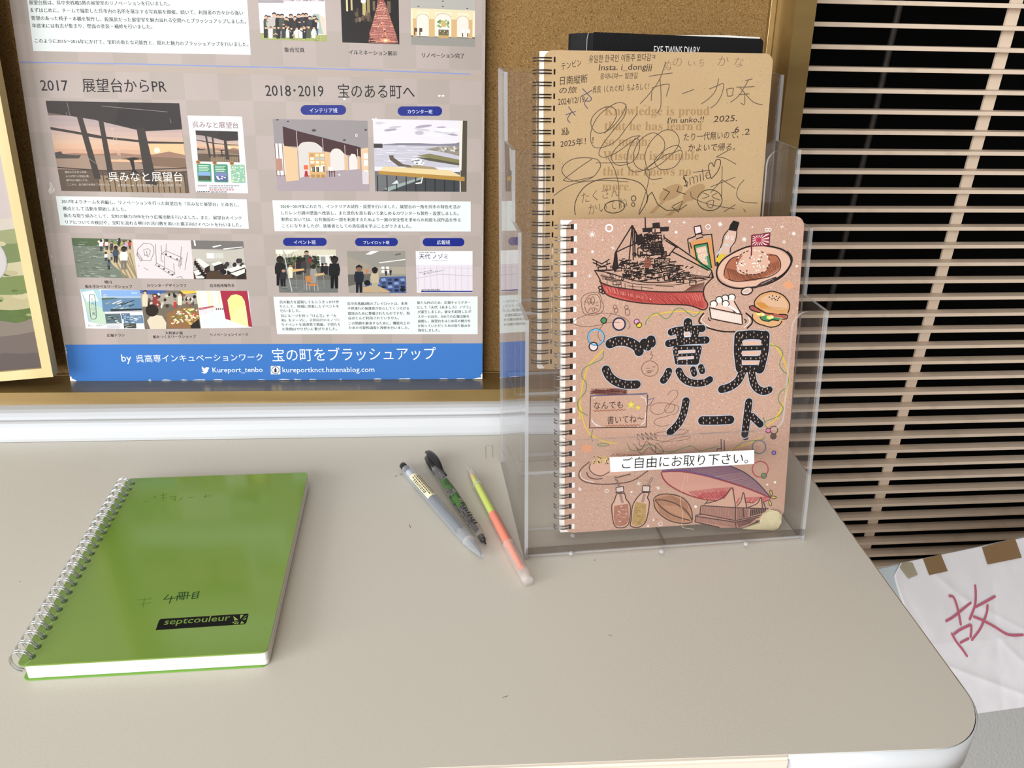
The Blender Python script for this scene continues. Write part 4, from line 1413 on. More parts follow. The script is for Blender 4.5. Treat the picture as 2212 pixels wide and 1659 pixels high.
a = newart(C1)
q = [(1600, 985), (2065, 995), (2118, 1650), (1672, 1640)]
a.poly(q, 'e4e1e6', 0)
a.text('呉みなと展望台', (1645, 1090), (2035, 1096), None, '6a4438', 2)
f = quadfn([(1668, 1112), (2028, 1122), (2045, 1385), (1690, 1378)])
up(a, f, [(0, 0), (1, 0), (1, 1), (0, 1)], '6f5f55', 1)
sunset(a, f, 1, False)
rn = random.Random(14)
for i, (x, y) in enumerate(((1678, 1395), (1820, 1400), (1966, 1404))):
    g = quadfn([(x, y), (x + 122, y + 2), (x + 130, y + 158), (x + 10, y + 155)])
    up(a, g, rrect(0, 0, 1, 1, .08, 4), ['4f9470', '3f8764', '86b49a'][i], 2)
    if i < 2:
        band(a, g, .45, .92, ['7ea0cc', '6f7aa6'][i], 3, .08, .92)
        band(a, g, .66, .92, ['3f4a3c', '54588a'][i], 4, .08, .92)
        for k in range(7):
            u = rn.uniform(.1, .75)
            v = rn.uniform(.62, .84)
            band(a, g, v, v + .06, ['4b5548', 'dcdcec'][i], 5, u, u + .14)
    else:
        for k in range(60):
            p = g(rn.uniform(.06, .94), rn.uniform(.08, .94))
            a.ell(p[0], p[1], 7, 5, rn.choice(['c9d8c4', 'd8d0a8', 'e4e6da', '7fae92']), 4, 0, 6)
    for k in range(4 if i < 2 else 0):
        band(a, g, .10 + .09 * k, .13 + .09 * k, 'd6e6da', 5, .12, .85 - .1 * (k % 2))
    a.ell(x + 12, y - 12, 19, 17, '8a5a34', 6)
    a.ring(x + 12, y - 12, 16, 14, 4, 'b98a58', 7)
a.poly(rrect(1685, 1575, 1768, 1592, 8, 4), 'b5a6b0', 2)
for x0, y0, x1, c in ((1785, 1590, 2040, '8a868c'), (1785, 1608, 1990, '8a868c'), (1785, 1625, 2000, 'b06a6a'), (1680, 1640, 1790, '55525a'), (1800, 1642, 1940, '77747c')):
    x = x0
    while x < x1:
        w = rn.uniform(8, 24)
        a.rect(x, y0 - 9, min(x + w, x1), y0, c, 3)
        x += w + 5
a.build('printed_photo', GL, post, 'white flyer with a sunset photo')

# interior
a, f = photo(C2, [(193, 1015), (1002, 1030), (1018, 1632), (237, 1628)], '9b8f94')
band(a, f, 0, .40, '8d8789', 1)
up(a, f, [(0, .76), (.2, .84), (.55, .76), (.82, .70), (1, .72), (1, 1), (0, 1)], '9f9298', 1)
band(a, f, .34, .78, 'dcd6d6', 2, .0, .10)
for u in (.0, .035, .08):
    band(a, f, .34, .80, '6d5a54', 3, u, u + .008)
band(a, f, .55, .72, 'a87f70', 3, .0, .07)
up(a, f, [(.10, .10), (.25, .16), (.92, .38), (.92, .52), (.78, .49), (.52, .44), (.25, .38), (.10, .38)], '3d2024', 3)
up(a, f, [(.09, .37), (.24, .40), (.24, .85), (.10, .87)], 'd3b48e', 4)
up(a, f, [(.25, .40), (.29, .335), (.36, .315), (.44, .33), (.51, .40), (.51, .72), (.40, .76), (.25, .82)], 'c9c3bf', 4)
up(a, f, [(.52, .44), (.59, .46), (.59, .70), (.52, .72)], 'd0ae88', 4)
up(a, f, [(.59, .48), (.62, .42), (.66, .405), (.70, .42), (.74, .48), (.74, .70), (.59, .72)], 'd2ccc8', 4)
up(a, f, [(.74, .47), (.78, .50), (.78, .71), (.74, .70)], 'd0ae88', 4)
up(a, f, [(.79, .53), (.82, .47), (.86, .48), (.88, .56), (.88, .69), (.79, .70)], 'd6d0ca', 4)
up(a, f, [(.88, .50), (.91, .51), (.91, .69), (.88, .69)], 'c9a680', 4)
for u, v0 in ((.242, .16), (.516, .26), (.75, .35), (.885, .40)):
    a.line([f(u, v0), f(u + .004, v0 + .28)], 5, 'c4b4ae', 5)
a.line([f(.25, .40), f(.29, .335), f(.36, .315), f(.44, .33), f(.51, .40)], 5, 'e0d2c0', 5, True)
a.line([f(.59, .48), f(.62, .42), f(.66, .405), f(.70, .42), f(.74, .48)], 5, 'e0d2c0', 5, True)
up(a, f, [(.92, .40), (1, .38), (1, .9), (.93, .86)], 'd6b694', 4)
for v in (.46, .56, .70):
    band(a, f, v, v + .08, 'e6e0e2', 5, .95, .995)
band(a, f, .72, .90, 'c9c2c8', 5, .93, .99)
up(a, f, [(.36, .46), (.53, .46), (.54, .80), (.36, .82)], 'c8a068', 6)
rn = random.Random(9)
for i in range(5):
    for j in range(3):
        u, v = .375 + j * .055, .48 + i * .05
        band(a, f, v, v + .035, rn.choice(['dcd8cc', 'a8b4b8', 'e4dcc0', 'b88a4e', 'd9c9a0']), 7, u, u + .04)
for i in range(9):
    u = .39 + .015 * i
    band(a, f, .65, .73, rn.choice(['3a4a58', 'e4e0d8', '6a5a4c', '1f242a', 'c4a890']), 7, u, u + .012)
for j in range(3):
    band(a, f, .77, .81, 'a67e48', 7, .375 + j * .055, .415 + j * .055)
band(a, f, .64, .70, 'd9603c', 7, .30, .345)
up(a, f, [(.30, .80), (.31, .72), (.335, .72), (.345, .80)], 'a8242c', 7)
band(a, f, .66, .72, 'e6e4e6', 7, .565, .61)
for u in (.57, .595, .625):
    band(a, f, .71, .80, '5a2c24', 7, u, u + .008)
band(a, f, .72, .735, '6d3a30', 8, .565, .635)
for u, v, s_ in ((.16, .03, 8), (.43, .15, 14), (.75, .28, 10), (.98, .13, 9), (.05, .01, 8)):
    p = f(u, v)
    a.ell(p[0], p[1], s_ * 1.4, s_ * .8, '4a4246', 5)
p = f(.88, .21)
a.ring(p[0], p[1], 7, 12, 4, 'f0ecea', 6)
p = f(.68, .77)
a.ell(p[0], p[1], 10, 5, 'f2eeee', 6, 20)
a.build('printed_photo', GL, post, 'photo of the interior with arched recesses and a shelf')

# counter with sea view
a, f = photo(C2, [(1048, 1015), (1852, 1030), (1846, 1637), (1070, 1632)], 'd6d3da')
band(a, f, .0, .34, 'd9d5dc', 1)
rn = random.Random(31)
for i in range(16):
    p = f(rn.uniform(.08, .85), rn.uniform(.04, .24))
    a.ell(p[0], p[1], rn.uniform(30, 90), rn.uniform(7, 18), rn.choice(['b4aebb', 'c3bec8', 'efedf0', 'f4f2f4', '9e98a8']), 2, rn.uniform(-8, 8), 14)
up(a, f, [(.1, .35), (.25, .33), (.5, .325), (.7, .335), (.88, .32), (.93, .30), (.93, .37), (.1, .36)], '7c7a88', 3)
band(a, f, .36, .66, 'b9b7c3', 3, 0, .93)
for i in range(40):
    u, v = rn.uniform(0, .6), rn.uniform(.38, .62)
    band(a, f, v, v + .006, rn.choice(['cfcdd6', 'a6a4b2', 'dedce2']), 4, u, min(u + rn.uniform(.05, .2), .92))
band(a, f, .34, .40, '3b3637', 5, 0, .095)
band(a, f, .36, .375, 'd8d8de', 5, .26, .34)
up(a, f, [(.55, .41), (.7, .37), (.92, .36), (.92, .50), (.8, .46), (.6, .42)], '8b8478', 5)
for i in range(40):
    u = rn.uniform(.66, .90)
    v = rn.uniform(.36, .42)
    band(a, f, v, v + .02, rn.choice(['d6d2cc', '6f6a5c', 'a39c90', 'b9b4b0']), 6, u, u + .02)
up(a, f, [(.46, .50), (.60, .47), (.92, .55), (.92, .60), (.75, .57)], '7d7752', 6)
up(a, f, [(.44, .52), (.60, .53), (.92, .60), (.92, .63), (.6, .57)], '55503e', 7)
up(a, f, [(.16, .50), (.21, .50), (.21, .53), (.31, .62), (.40, .64), (.40, .66), (.26, .65), (.17, .56)], '5d5245', 7)
up(a, f, [(.40, .55), (.48, .53), (.55, .60), (.52, .635), (.44, .62)], 'dcdcd8', 7)
for i in range(14):
    p = f(rn.uniform(.41, .53), rn.uniform(.55, .625))
    a.ell(p[0], p[1], 10, 5, rn.choice(['8f949a', 'f0f0ee', '5a6064']), 8, -20, 6)
up(a, f, [(.32, .67), (.45, .63), (.65, .66), (.70, .70), (.4, .70)], '9a8a68', 7)
band(a, f, .72, 1, '67686b', 4, 0, .93)
up(a, f, [(.05, 1), (.55, .80), (.92, .78), (.92, 1)], '3e4144', 5)
up(a, f, [(.1, .96), (.5, .80), (.52, .82), (.14, 1)], '8f9c98', 6)
for i in range(9):
    u = .02 + i * .105
    band(a, f, .78, 1, '2a2624', 6, u, u + .012)
up(a, f, [(.10, .655), (.82, .70), (.98, .80), (.05, .725)], 'd7c394', 8)
up(a, f, [(.03, .715), (.98, .79), (.98, .85), (.05, .765)], 'a8813e', 9)
up(a, f, [(.92, .0), (1, .0), (1, 1), (.94, 1)], '4d4738', 8)
up(a, f, [(.92, .0), (.955, .0), (.945, .70), (.92, .70)], 'd9d4cc', 9)
up(a, f, [(.44, .88), (.50, .87), (.52, .79), (.525, .80), (.51, .885), (.45, .895)], 'f0eeea', 11)
up(a, f, [(.18, .90), (.24, .84), (.26, .89)], 'c9d2d0', 10)
a.build('printed_photo', GL, post, 'photo of a wooden counter looking out over the harbour')

# riverside workshop
a, f = photo(C3, [(512, 378), (948, 388), (985, 668), (552, 660)], '6d7668')
rn = random.Random(41)
band(a, f, 0, .2, '4f5f42', 1, 0, .6)
for i in range(130):
    u, v = rn.uniform(0, .62), rn.uniform(.08, .98)
    band(a, f, v, min(v + .014, 1), rn.choice(['8f978c', '54604f', 'a4aba2', '5f6b5c', '787f74']), 2, u, u + rn.uniform(.03, .10))
up(a, f, [(.5, .28), (.62, .10), (1, 0), (1, 1), (.86, 1), (.62, .66)], 'b8a888', 3)
for k in range(6):
    t = k / 6
    up(a, f, [(.56 + .07 * k, .10 + .05 * k), (.59 + .07 * k, .10 + .05 * k), (min(.80 + .07 * k, 1), 1), (min(.77 + .07 * k, .99), 1)], '8d7c5e', 4)
for i in range(30):
    p = f(rn.uniform(.40, .97), rn.uniform(.03, .16))
    a.ell(p[0], p[1], 10, 8, rn.choice(['6f7f42', 'd8d0c0', '3d4a2c', 'c24a44', '8a9a5a']), 5, 0, 7)
for x, y, h, c, l in ((725, 470, 80, 'e4dfda', '3a3a40'), (765, 465, 76, 'd2c6c0', '2c2c34'), (800, 470, 70, '44424c', '202028'), (905, 470, 74, 'b49ab0', '4a4a50'), (855, 440, 60, '3c2c3a', '2a2a30'),
                      (760, 545, 66, 'e6e2dc', '3a3c48'), (800, 540, 60, '8a98a8', '33363c'), (830, 555, 120, '3c4854', '2c2e34'), (888, 605, 165, 'ded8d0', '6f6a62'), (780, 605, 70, '4d5666', '2a2c30'), (930, 460, 66, 'b0443c', '3a3438')):
    folk(a, x, y, h, c, legs=l, ly=6, skin=rn.choice(['3a2c26', '2a2220', 'b8937a']))
a.build('printed_photo', GL, post, 'photo of people at the riverside steps')
# design sketch
a, f = photo(C3, [(948, 388), (1368, 396), (1390, 672), (985, 668)], 'd3cacb')
sk = '5c5558'
a.lines([[(1005, 440), (1030, 415), (1080, 420), (1100, 440), (1105, 480), (1080, 540), (1020, 540), (985, 500), (985, 460), (1005, 440)], [(1030, 462), (1060, 455), (1078, 470), (1070, 500), (1038, 505), (1030, 462)], [(1050, 470), (1055, 510), (1070, 512)],
         [(985, 480), (1020, 530), (1010, 545), (980, 500), (985, 480)], [(1115, 420), (1120, 560)], [(1155, 430), (1160, 500)], [(1192, 420), (1190, 480)], [(1300, 440), (1290, 600)], [(1345, 480), (1325, 605)],
         [(1160, 490), (1190, 470), (1305, 520), (1280, 545), (1160, 490)], [(1190, 470), (1190, 490)], [(1155, 495), (1155, 540), (1170, 550)], [(1285, 545), (1280, 580), (1300, 570), (1305, 520)],
         [(1112, 570), (1125, 560), (1255, 630), (1235, 650), (1112, 570)], [(1245, 560), (1250, 640)], [(1180, 510), (1180, 590)], [(1265, 660), (1300, 655), (1310, 670)], [(1030, 590), (1065, 610)], [(990, 575), (1000, 580)]], 3, sk, 2)
for x, y in ((1190, 495), (1222, 512), (1270, 530), (1140, 580), (1175, 600), (1210, 622), (1235, 640)):
    a.ell(x, y, 8, 6, '4a4448', 3, 20, 8)
a.build('printed_photo', GL, post, 'pencil sketch of a counter design')
# meeting room
a, f = photo(C3, [(1368, 396), (1743, 402), (1768, 675), (1390, 672)], 'a9a59c')
band(a, f, 0, .22, '6f6b68', 1)
for L_ in ([(.05, .0), (.08, 0), (.09, .14), (.06, .14)], [(.40, .15), (.56, .10), (.58, .12), (.42, .18)], [(.6, .20), (.98, .14), (.98, .16), (.62, .22)]):
    up(a, f, L_, 'efeee9', 2)
up(a, f, [(0, .22), (.62, .27), (1, .18), (1, .55), (0, .55)], 'b5b1a6', 2)
band(a, f, .32, .46, 'd8dcdc', 3, .28, .42)
band(a, f, .33, .45, 'eef4f6', 4, .29, .41)
band(a, f, .32, .45, 'c4c2ba', 3, .43, .6)
band(a, f, .78, 1, '4a3a2c', 2)
rn = random.Random(51)
for i in range(28):
    x, y = rn.uniform(1570, 1750), rn.uniform(540, 625)
    a.ell(x, y, 16, 18, rn.choice(['1a181a', '2a282c', 'd8d2ca', '3c3638']), 4, 0, 10)
for q in ([(.03, .50), (.14, .46), (.32, .64), (.22, .72)], [(.35, .60), (.52, .53), (.58, .58), (.40, .66)], [(.62, .74), (.86, .65), (.99, .68), (.72, .82)], [(.7, .85), (.98, .72), (.98, .82), (.82, .92)], [(.0, .80), (.12, .76), (.20, .84), (.04, .92)], [(.03, .93), (.2, .90), (.22, .98), (.05, .99)]):
    up(a, f, q, 'dcd8d0', 6)
    up(a, f, [(q[3][0], q[3][1]), (q[2][0], q[2][1]), (q[2][0], min(q[2][1] + .16, 1)), (q[3][0], min(q[3][1] + .14, 1))], '2c2624', 5)
for i in range(7):
    folk(a, 1400 + i * 12, 575 + i * 16, 46, '1c1a1c', ly=7)
a.build('printed_photo', GL, post, 'photo of a meeting room with rows of tables')
# PR flyer spread
a, f = photo(C3, [(575, 745), (1003, 752), (1038, 1032), (615, 1026)], 'e6e6e8')
up(a, f, [(0, 0), (.32, 0), (.35, .40), (.36, .92), (.06, .83), (.04, .30)], '9ec0c8', 1)
up(a, f, [(.04, .30), (.36, .50), (.36, .92), (.10, .83)], 'b4c9b4', 2)
up(a, f, [(.02, .08), (.22, .02), (.28, .30), (.08, .32)], 'dbe9de', 2)
a.line([(660, 785), (640, 800), (650, 940), (665, 960), (685, 955), (690, 930), (680, 800), (660, 785)], 4, '3d4a48', 5, True)
for i, t in enumerate('三六〇度'):
    a.text(t, (650 + i * 4, 830 + i * 34), (674 + i * 4, 830 + i * 34), None, '4d5a58', 5)
up(a, f, [(.04, .85), (.36, .96), (.36, 1), (.10, 1)], 'eef0ee', 3)
a.text('呉みなと展望台', (632, 1012), (735, 1012), None, '3a4454', 4)
f2 = quadfn([(722, 750), (1003, 752), (1020, 898), (738, 905)])
band(a, f2, 0, .38, '7fa2d0', 3)
band(a, f2, .30, .40, 'a3b6c8', 4)
band(a, f2, .38, 1, '5f7f9c', 4)
rn = random.Random(61)
up(a, f2, [(0, .38), (.3, .36), (.5, .40), (0, .46)], '4f6048', 5)
for i in range(16):
    u, v = rn.uniform(.0, .85), rn.uniform(.5, .92)
    up(a, f2, [(u, v), (u + .14, v - .08), (u + .15, v - .04), (u + .02, v + .05)], rn.choice(['8f9a9a', '4a5a60', 'c4c8c4', '3c4648']), 5)
band(a, f2, .90, 1, '2c3638', 6, .2, 1)
a.ring(753, 790, 8, 8, 3, 'f0d8a0', 6)
a.text('View', (940, 778), (985, 778), None, 'e4ecf4', 6, 0, .2)
for q, c in (([(752, 922), (862, 920), (875, 990), (762, 992)], '5a6a6c'), ([(868, 918), (930, 918), (935, 960), (874, 960)], '4d607c'), ([(880, 935), (1022, 930), (1030, 990), (890, 992)], '65809c'), ([(885, 990), (975, 990), (978, 1026), (890, 1026)], '4a4a40')):
    a.poly(q, c, 6)
    g = quadfn(q)
    for i in range(14):
        u, v = rn.uniform(.02, .8), rn.uniform(.1, .88)
        band(a, g, v, v + .08, rn.choice(['2e3a38', 'b4c4d0', '8a9484', '3a4a58', 'd4d8d8']), 7, u, u + .17)
for i in range(6):
    a.rect(766, 998 + i * 5, 870 - 8 * (i % 3), 1000 + i * 5, '8a8c94', 6)
a.line([(745, 908), (1020, 903)], 3, '55555c', 6)
a.build('printed_photo', GL, post, 'print of a publicity flyer spread')
# wharf workshop
a, f = photo(C3, [(1003, 752), (1405, 756), (1440, 1028), (1038, 1032)], '6d6558')
rn = random.Random(71)
up(a, f, [(0, 0), (.5, 0), (.35, .10), (.05, .12)], '3c5a98', 2)
up(a, f, [(.72, 0), (1, 0), (1, .06), (.78, .09)], 'd8b848', 2)
band(a, f, .08, .35, '9c968c', 1)
for i in range(70):
    p = f(rn.uniform(.05, .97), rn.uniform(.10, .42))
    a.ell(p[0], p[1], rn.uniform(6, 14), rn.uniform(8, 16), rn.choice(['e0dcd2', '3a3430', '5a5448', 'c8bca8', '8a4a3c', '2a2624', 'a09480']), 3, 0, 7)
up(a, f, [(.42, .60), (.70, .42), (1, .50), (1, .78), (.80, 1), (.42, .98)], '8a6544', 4)
for i in range(80):
    u = rn.uniform(.5, .98)
    p = f(u, rn.uniform(.46, .86))
    a.ell(p[0], p[1], rn.uniform(5, 20), rn.uniform(4, 8), rn.choice(['c8b05c', 'b89a48', 'dccf94', 'e4e0d0', '8a9a48', 'b05a44', 'd8d4c0', '6d6a3c']), 5, rn.uniform(-40, 40), 7)
up(a, f, [(.82, .92), (.98, .74), (.99, .99), (.83, .99)], '2a2622', 6)
folk(a, 1040, 870, 115, 'cfc4ac', ly=6)
folk(a, 1110, 870, 90, '8a3c3c', ly=6)
folk(a, 1290, 860, 90, 'd4d0b8', ly=6)
folk(a, 1255, 880, 60, 'b43c3a', ly=6)
up(a, f, [(.10, 1), (.06, .78), (.16, .62), (.34, .66), (.40, .84), (.38, 1)], 'd0c4ac', 8)
p = f(.17, .52)
a.ell(p[0], p[1], 46, 44, '2e2620', 9)
a.build('printed_photo', GL, post, 'photo of a busy craft workshop at the wharf')
# renovation render
a, f = photo(C3, [(1405, 756), (1780, 758), (1808, 1020), (1440, 1026)], 'dcd9de')
band(a, f, 0, .35, 'e6e2e6', 1, 0, .46)
for u in (.02, .20, .26, .40):
    band(a, f, 0, .5, 'e4dcb4', 2, u, u + .045)
up(a, f, [(0, .46), (.30, .40), (.30, .44), (.02, .52)], 'a8505c', 3)
for i in range(14):
    u = .03 + .03 * i
    band(a, f, .46 - .003 * i, .66 - .012 * i, 'c8b4bc', 3, u, u + .006)
up(a, f, [(.05, .70), (.45, .55), (.55, .62), (.50, .98), (.08, .98)], 'd3dbe0', 2)
up(a, f, [(.46, 0), (.98, 0), (1, .99), (.93, .97), (.90, .25), (.60, .20), (.60, .80), (.50, .76)], '9e2f44', 4)
up(a, f, [(.60, .82), (.58, .25), (.66, .12), (.76, .09), (.86, .14), (.91, .28), (.93, .98)], 'dcd58c', 5)
up(a, f, [(.60, .82), (.70, .5), (.92, .4), (.93, .98)], 'e0dc9c', 6)
for u in (.34, .38, .42, .46):
    band(a, f, .47, .51, '3a3438', 6, u, u + .02)
a.build('printed_photo', GL, post, 'computer drawing of a red and yellow arch')
# event tent
a, f = photo(C4, [(183, 462), (615, 462), (630, 770), (210, 770)], '5f5c56')
rn = random.Random(81)
band(a, f, .0, .20, 'c9c3ae', 1)
up(a, f, [(0, 0), (.4, 0), (.1, .14), (0, .16)], 'dcd8c8', 2)
for i in range(20):
    band(a, f, .10 + .002 * i, .16, 'a8a28c', 2, i / 20, i / 20 + .025)
for i in range(90):
    p = f(rn.uniform(.12, .70), rn.uniform(.17, .40))
    a.ell(p[0], p[1], 12, 10, rn.choice(['2c3424', '3d4a2e', '4d5a3c', '1f241c']), 3, 0, 7)
band(a, f, .12, .38, 'd4d2cc', 2, .68, 1)
band(a, f, .16, .34, '8a8c88', 3, .74, .82)
band(a, f, .70, 1, '6b6d6a', 2)
for i in range(24):
    u, v = rn.uniform(0, .9), rn.uniform(.72, .97)
    band(a, f, v, v + .02, rn.choice(['585a58', '787a76']), 3, u, u + .1)
for x, y, h, c, l in ((215, 720, 210, '1c1c1e', '18181a'), (240, 725, 130, '2c2a2c', '1c1c1e'), (350, 640, 120, '26242a', None), (385, 630, 110, '3a3434', None), (430, 560, 50, '8a2a2c', None), (470, 570, 60, '2a2a2e', None), (405, 600, 130, '4c4844', None), (520, 640, 80, '1e1e20', None), (545, 640, 80, '242226', None), (580, 600, 90, 'cfcac6', '2a2a30'), (605, 740, 230, '1a1a1c', '151517'), (290, 665, 100, 'd8d0b4', None), (455, 700, 130, '8f8b86', None), (335, 600, 60, 'c46a70', None)):
    folk(a, x, y, h, c, legs=l, ly=5, skin=rn.choice(['241d1b', '2c2421', 'a8846c']))
up(a, f, [(.24, .46), (.45, .44), (.46, .48), (.26, .52)], 'c8a470', 9)
up(a, f, [(.62, .56), (.78, .54), (.80, .58), (.64, .62)], 'c8a470', 9)
for u in (.30, .43, .66, .77):
    band(a, f, .52, .92, '8f8a84', 9, u, u + .01)
up(a, f, [(.46, .62), (.56, .60), (.58, .74), (.47, .76)], 'b87844', 10)
up(a, f, [(.48, .80), (.62, .78), (.68, .83), (.52, .85)], 'b87844', 10)
for u, v0 in ((.47, .76), (.52, .84), (.60, .82), (.66, .82)):
    band(a, f, v0, .96, 'a8a49c', 10, u, u + .012)
a.line([f(.13, .05), f(.22, .98)], 8, 'b4b4b2', 11)
a.line([f(.12, .0), f(.18, .2), f(.30, .05)], 4, 'a4a4a0', 11)
a.build('printed_photo', GL, post, 'photo of an event under a tent')
# play lot
a, f = photo(C4, [(694, 472), (1112, 472), (1120, 773), (708, 773)], '8f8a80')
up(a, f, [(0, 0), (1, 0), (1, .42), (.55, .42), (0, .12)], '8c8880', 1)
up(a, f, [(0, .12), (.50, .40), (.50, .58), (0, .62)], '978e80', 2)
band(a, f, .38, .55, 'a09888', 2, .5, 1)
up(a, f, [(.32, .08), (.42, .0), (.55, .0), (.42, .08)], 'f2f0ea', 3)
up(a, f, [(.54, .27), (1, .19), (1, .21), (.56, .29)], 'e6e4de', 3)
up(a, f, [(.82, .08), (.92, .05), (.93, .08), (.83, .11)], '5d5852', 3)
up(a, f, [(0, .56), (.5, .54), (.5, .66), (0, .84)], '5e5c56', 3)
up(a, f, [(.30, .78), (.55, .62), (1, .60), (1, 1), (.24, 1)], '4a5a86', 3)
rn = random.Random(91)
for i in range(5):
    for j in range(4):
        u, v = .46 + i * .11, .66 + j * .085
        if u < .92:
            up(a, f, [(u, v), (u + .07, v - .01), (u + .09, v + .045), (u + .015, v + .055)], ['23263a', '7f93b8', '33405e'][(i + j) % 3], 4)
up(a, f, [(.26, .86), (.46, .80), (.72, .96), (.70, .99), (.24, .99)], 'b49a74', 5)
band(a, f, .37, .52, 'd8dcdc', 4, .585, .635)
band(a, f, .37, .52, 'd8dcdc', 4, .665, .715)
band(a, f, .43, .445, '6a5f54', 5, .58, .72)
a.line([f(.32, .58), f(.325, .48)], 6, 'b8623a', 5)
for i in range(6):
    p = f(.325 + rn.uniform(-.03, .03), .46 + rn.uniform(-.02, .04))
    a.ell(p[0], p[1], 6, 5, 'c4703e', 5, 0, 7)
for u, v in ((.38, .40), (.44, .36), (.36, .38)):
    p = f(u, v)
    a.ring(p[0], p[1], 6, 6, 2, '8a8478', 5)
folk(a, 782, 770, 195, '1e2430', legs='181c26', ly=7, skin='7d5c48')
folk(a, 895, 772, 182, 'b3a68c', legs='a89c84', ly=7, skin='221c1a')
folk(a, 975, 650, 46, '20242c', legs='20242c', ly=6)
folk(a, 1008, 645, 46, '2a2c34', legs='20242c', ly=6)
a.ell(840, 700, 22, 20, '17171a', 6)
a.ell(1095, 750, 20, 14, '1c1c22', 6)
a.build('printed_photo', GL, post, 'photo of two people in a play room')
# publicity panel (lettering only)
a, f = photo(C4, [(1188, 472), (1595, 472), (1596, 769), (1196, 769)], 'e4e6e8')
band(a, f, .33, .97, 'd6cfd6', 1)
for i in range(9):
    band(a, f, .36, .95, 'c6b9c4', 2, .03 + i * .11, .04 + i * .11)
a.line([f(.0, .66), f(.4, .56), f(1, .60)], 5, 'bfb0bc', 3)
a.line([f(.0, .44), f(.5, .40), f(1, .42)], 4, 'c9bcc8', 3)
a.text('高専生考案広報企画', (1213, 488), (1328, 486), 9, '2a2c34', 4)
a.text('天代 ノゾミ', (1213, 528), (1418, 528), 36, '252a5a', 4, 0.02)
a.text('Amashiro Nozomi', (1305, 543), (1415, 543), 7, '55586a', 4)
a.text('呉みなと知らない場所、', (1215, 632), (1310, 614), None, '33343c', 4)
a.text('一緒に見に行きませんか…？', (1232, 645), (1398, 613), None, '33343c', 4)
a.text('NOZOMI AMASHIRO', (1232, 760), (1364, 757), 14, '2a2c3a', 4, 0.02)
a.rect(1226, 757, 1595, 766, '283080', 3)
a.build('printed_photo', GL, post, 'pale publicity panel with dark lettering')

# ------------------------------------------------------------------ graffiti on the tan kraft notebook
C5 = (1060, 40, .31646)


def k2art():
    return Art(FK2, 6e-5).view(*C5)


a = k2art()
pc = 'a4845c'
for t, x0, x1, y, h in (('Knowledge is proud', 775, 1490, 678, 80), ("that he has learn'd", 775, 1440, 763, 62), ('so much;', 770, 1085, 880, 74), ('Wisdom is humble', 765, 1420, 966, 62), ('that he knows no', 765, 1365, 1073, 62), ('more.', 760, 955, 1174, 40)):
    a.text(serif(t), (x0, y), (x1, y), h, pc, 0, 0.0)
a.build('printed_verse', M['ink'], fc2, 'faint brown printed verse')
a = k2art()
sp_ = 'a98a62'
a.poly([(1150, 1235), (1160, 1190), (1215, 1145), (1275, 1130), (1308, 1150), (1295, 1195), (1240, 1232), (1180, 1248)], sp_, 0, True)
a.poly([(1175, 1235), (1195, 1245), (1110, 1330), (1080, 1330)], sp_, 0)
a.poly([(1310, 1225), (1330, 1180), (1390, 1140), (1440, 1128), (1462, 1150), (1445, 1195), (1390, 1235), (1335, 1248)], sp_, 0, True)
a.poly([(1325, 1235), (1350, 1240), (1230, 1345), (1195, 1345)], sp_, 0)
a.build('printed_spoons', M['ink'], fc2, 'brown printed spoon shapes')
P1, P2, P3 = '3c322b', '4c4138', '5d5044'
for rows, col in (([('유일한 한국인 이동주 왔다감ㅋ', 668, 303, 1120, 288, 52), ('Insta. i_dongjjj', 735, 368, 1095, 362, 55), ('응아니야ー 일관길', 745, 415, 1000, 410, 42)], P1),
                  ([('テンビン', 485, 352, 620, 322, 48), ('日南縦断', 472, 456, 660, 440, 60), ('の旅', 465, 514, 585, 508, 46), ('2024/12/19', 460, 592, 640, 572, 42)], P1),
                  ([('呉呉（くれぐれ）もよろしく！', 695, 512, 1080, 486, 50)], P1),
                  ([('2025年！！', 475, 882, 700, 856, 52)], P1),
                  ([("I'm unko,!!", 1205, 722, 1450, 712, 46), ('2025.', 1520, 708, 1680, 700, 42), ('6', 1662, 780, 1692, 778, 42), ('.2', 1715, 798, 1766, 792, 42), ('たり一代無いので、', 1315, 838, 1690, 818, 56), ('かよいで帰る。', 1345, 910, 1665, 902, 54)], P1)):
    a = k2art()
    for t, x0, y0, x1, y1, h in rows:
        a.text(t, (x0, y0), (x1, y1), h, col, 1, 0.0, 0.12)
    a.build('handwriting', M['ink'], fc2)
a = k2art()
for t, x0, x1, y, h in (('ぬ', 1178, 1232, 352, 66), ('の', 1240, 1300, 326, 56), ('い', 1345, 1392, 322, 32), ('ち', 1420, 1452, 326, 52), ('か', 1545, 1618, 322, 66), ('な', 1658, 1718, 332, 66)):
    a.text(t, (x0, y), (x1, y), h, P3, 1, -0.022, 0.1)
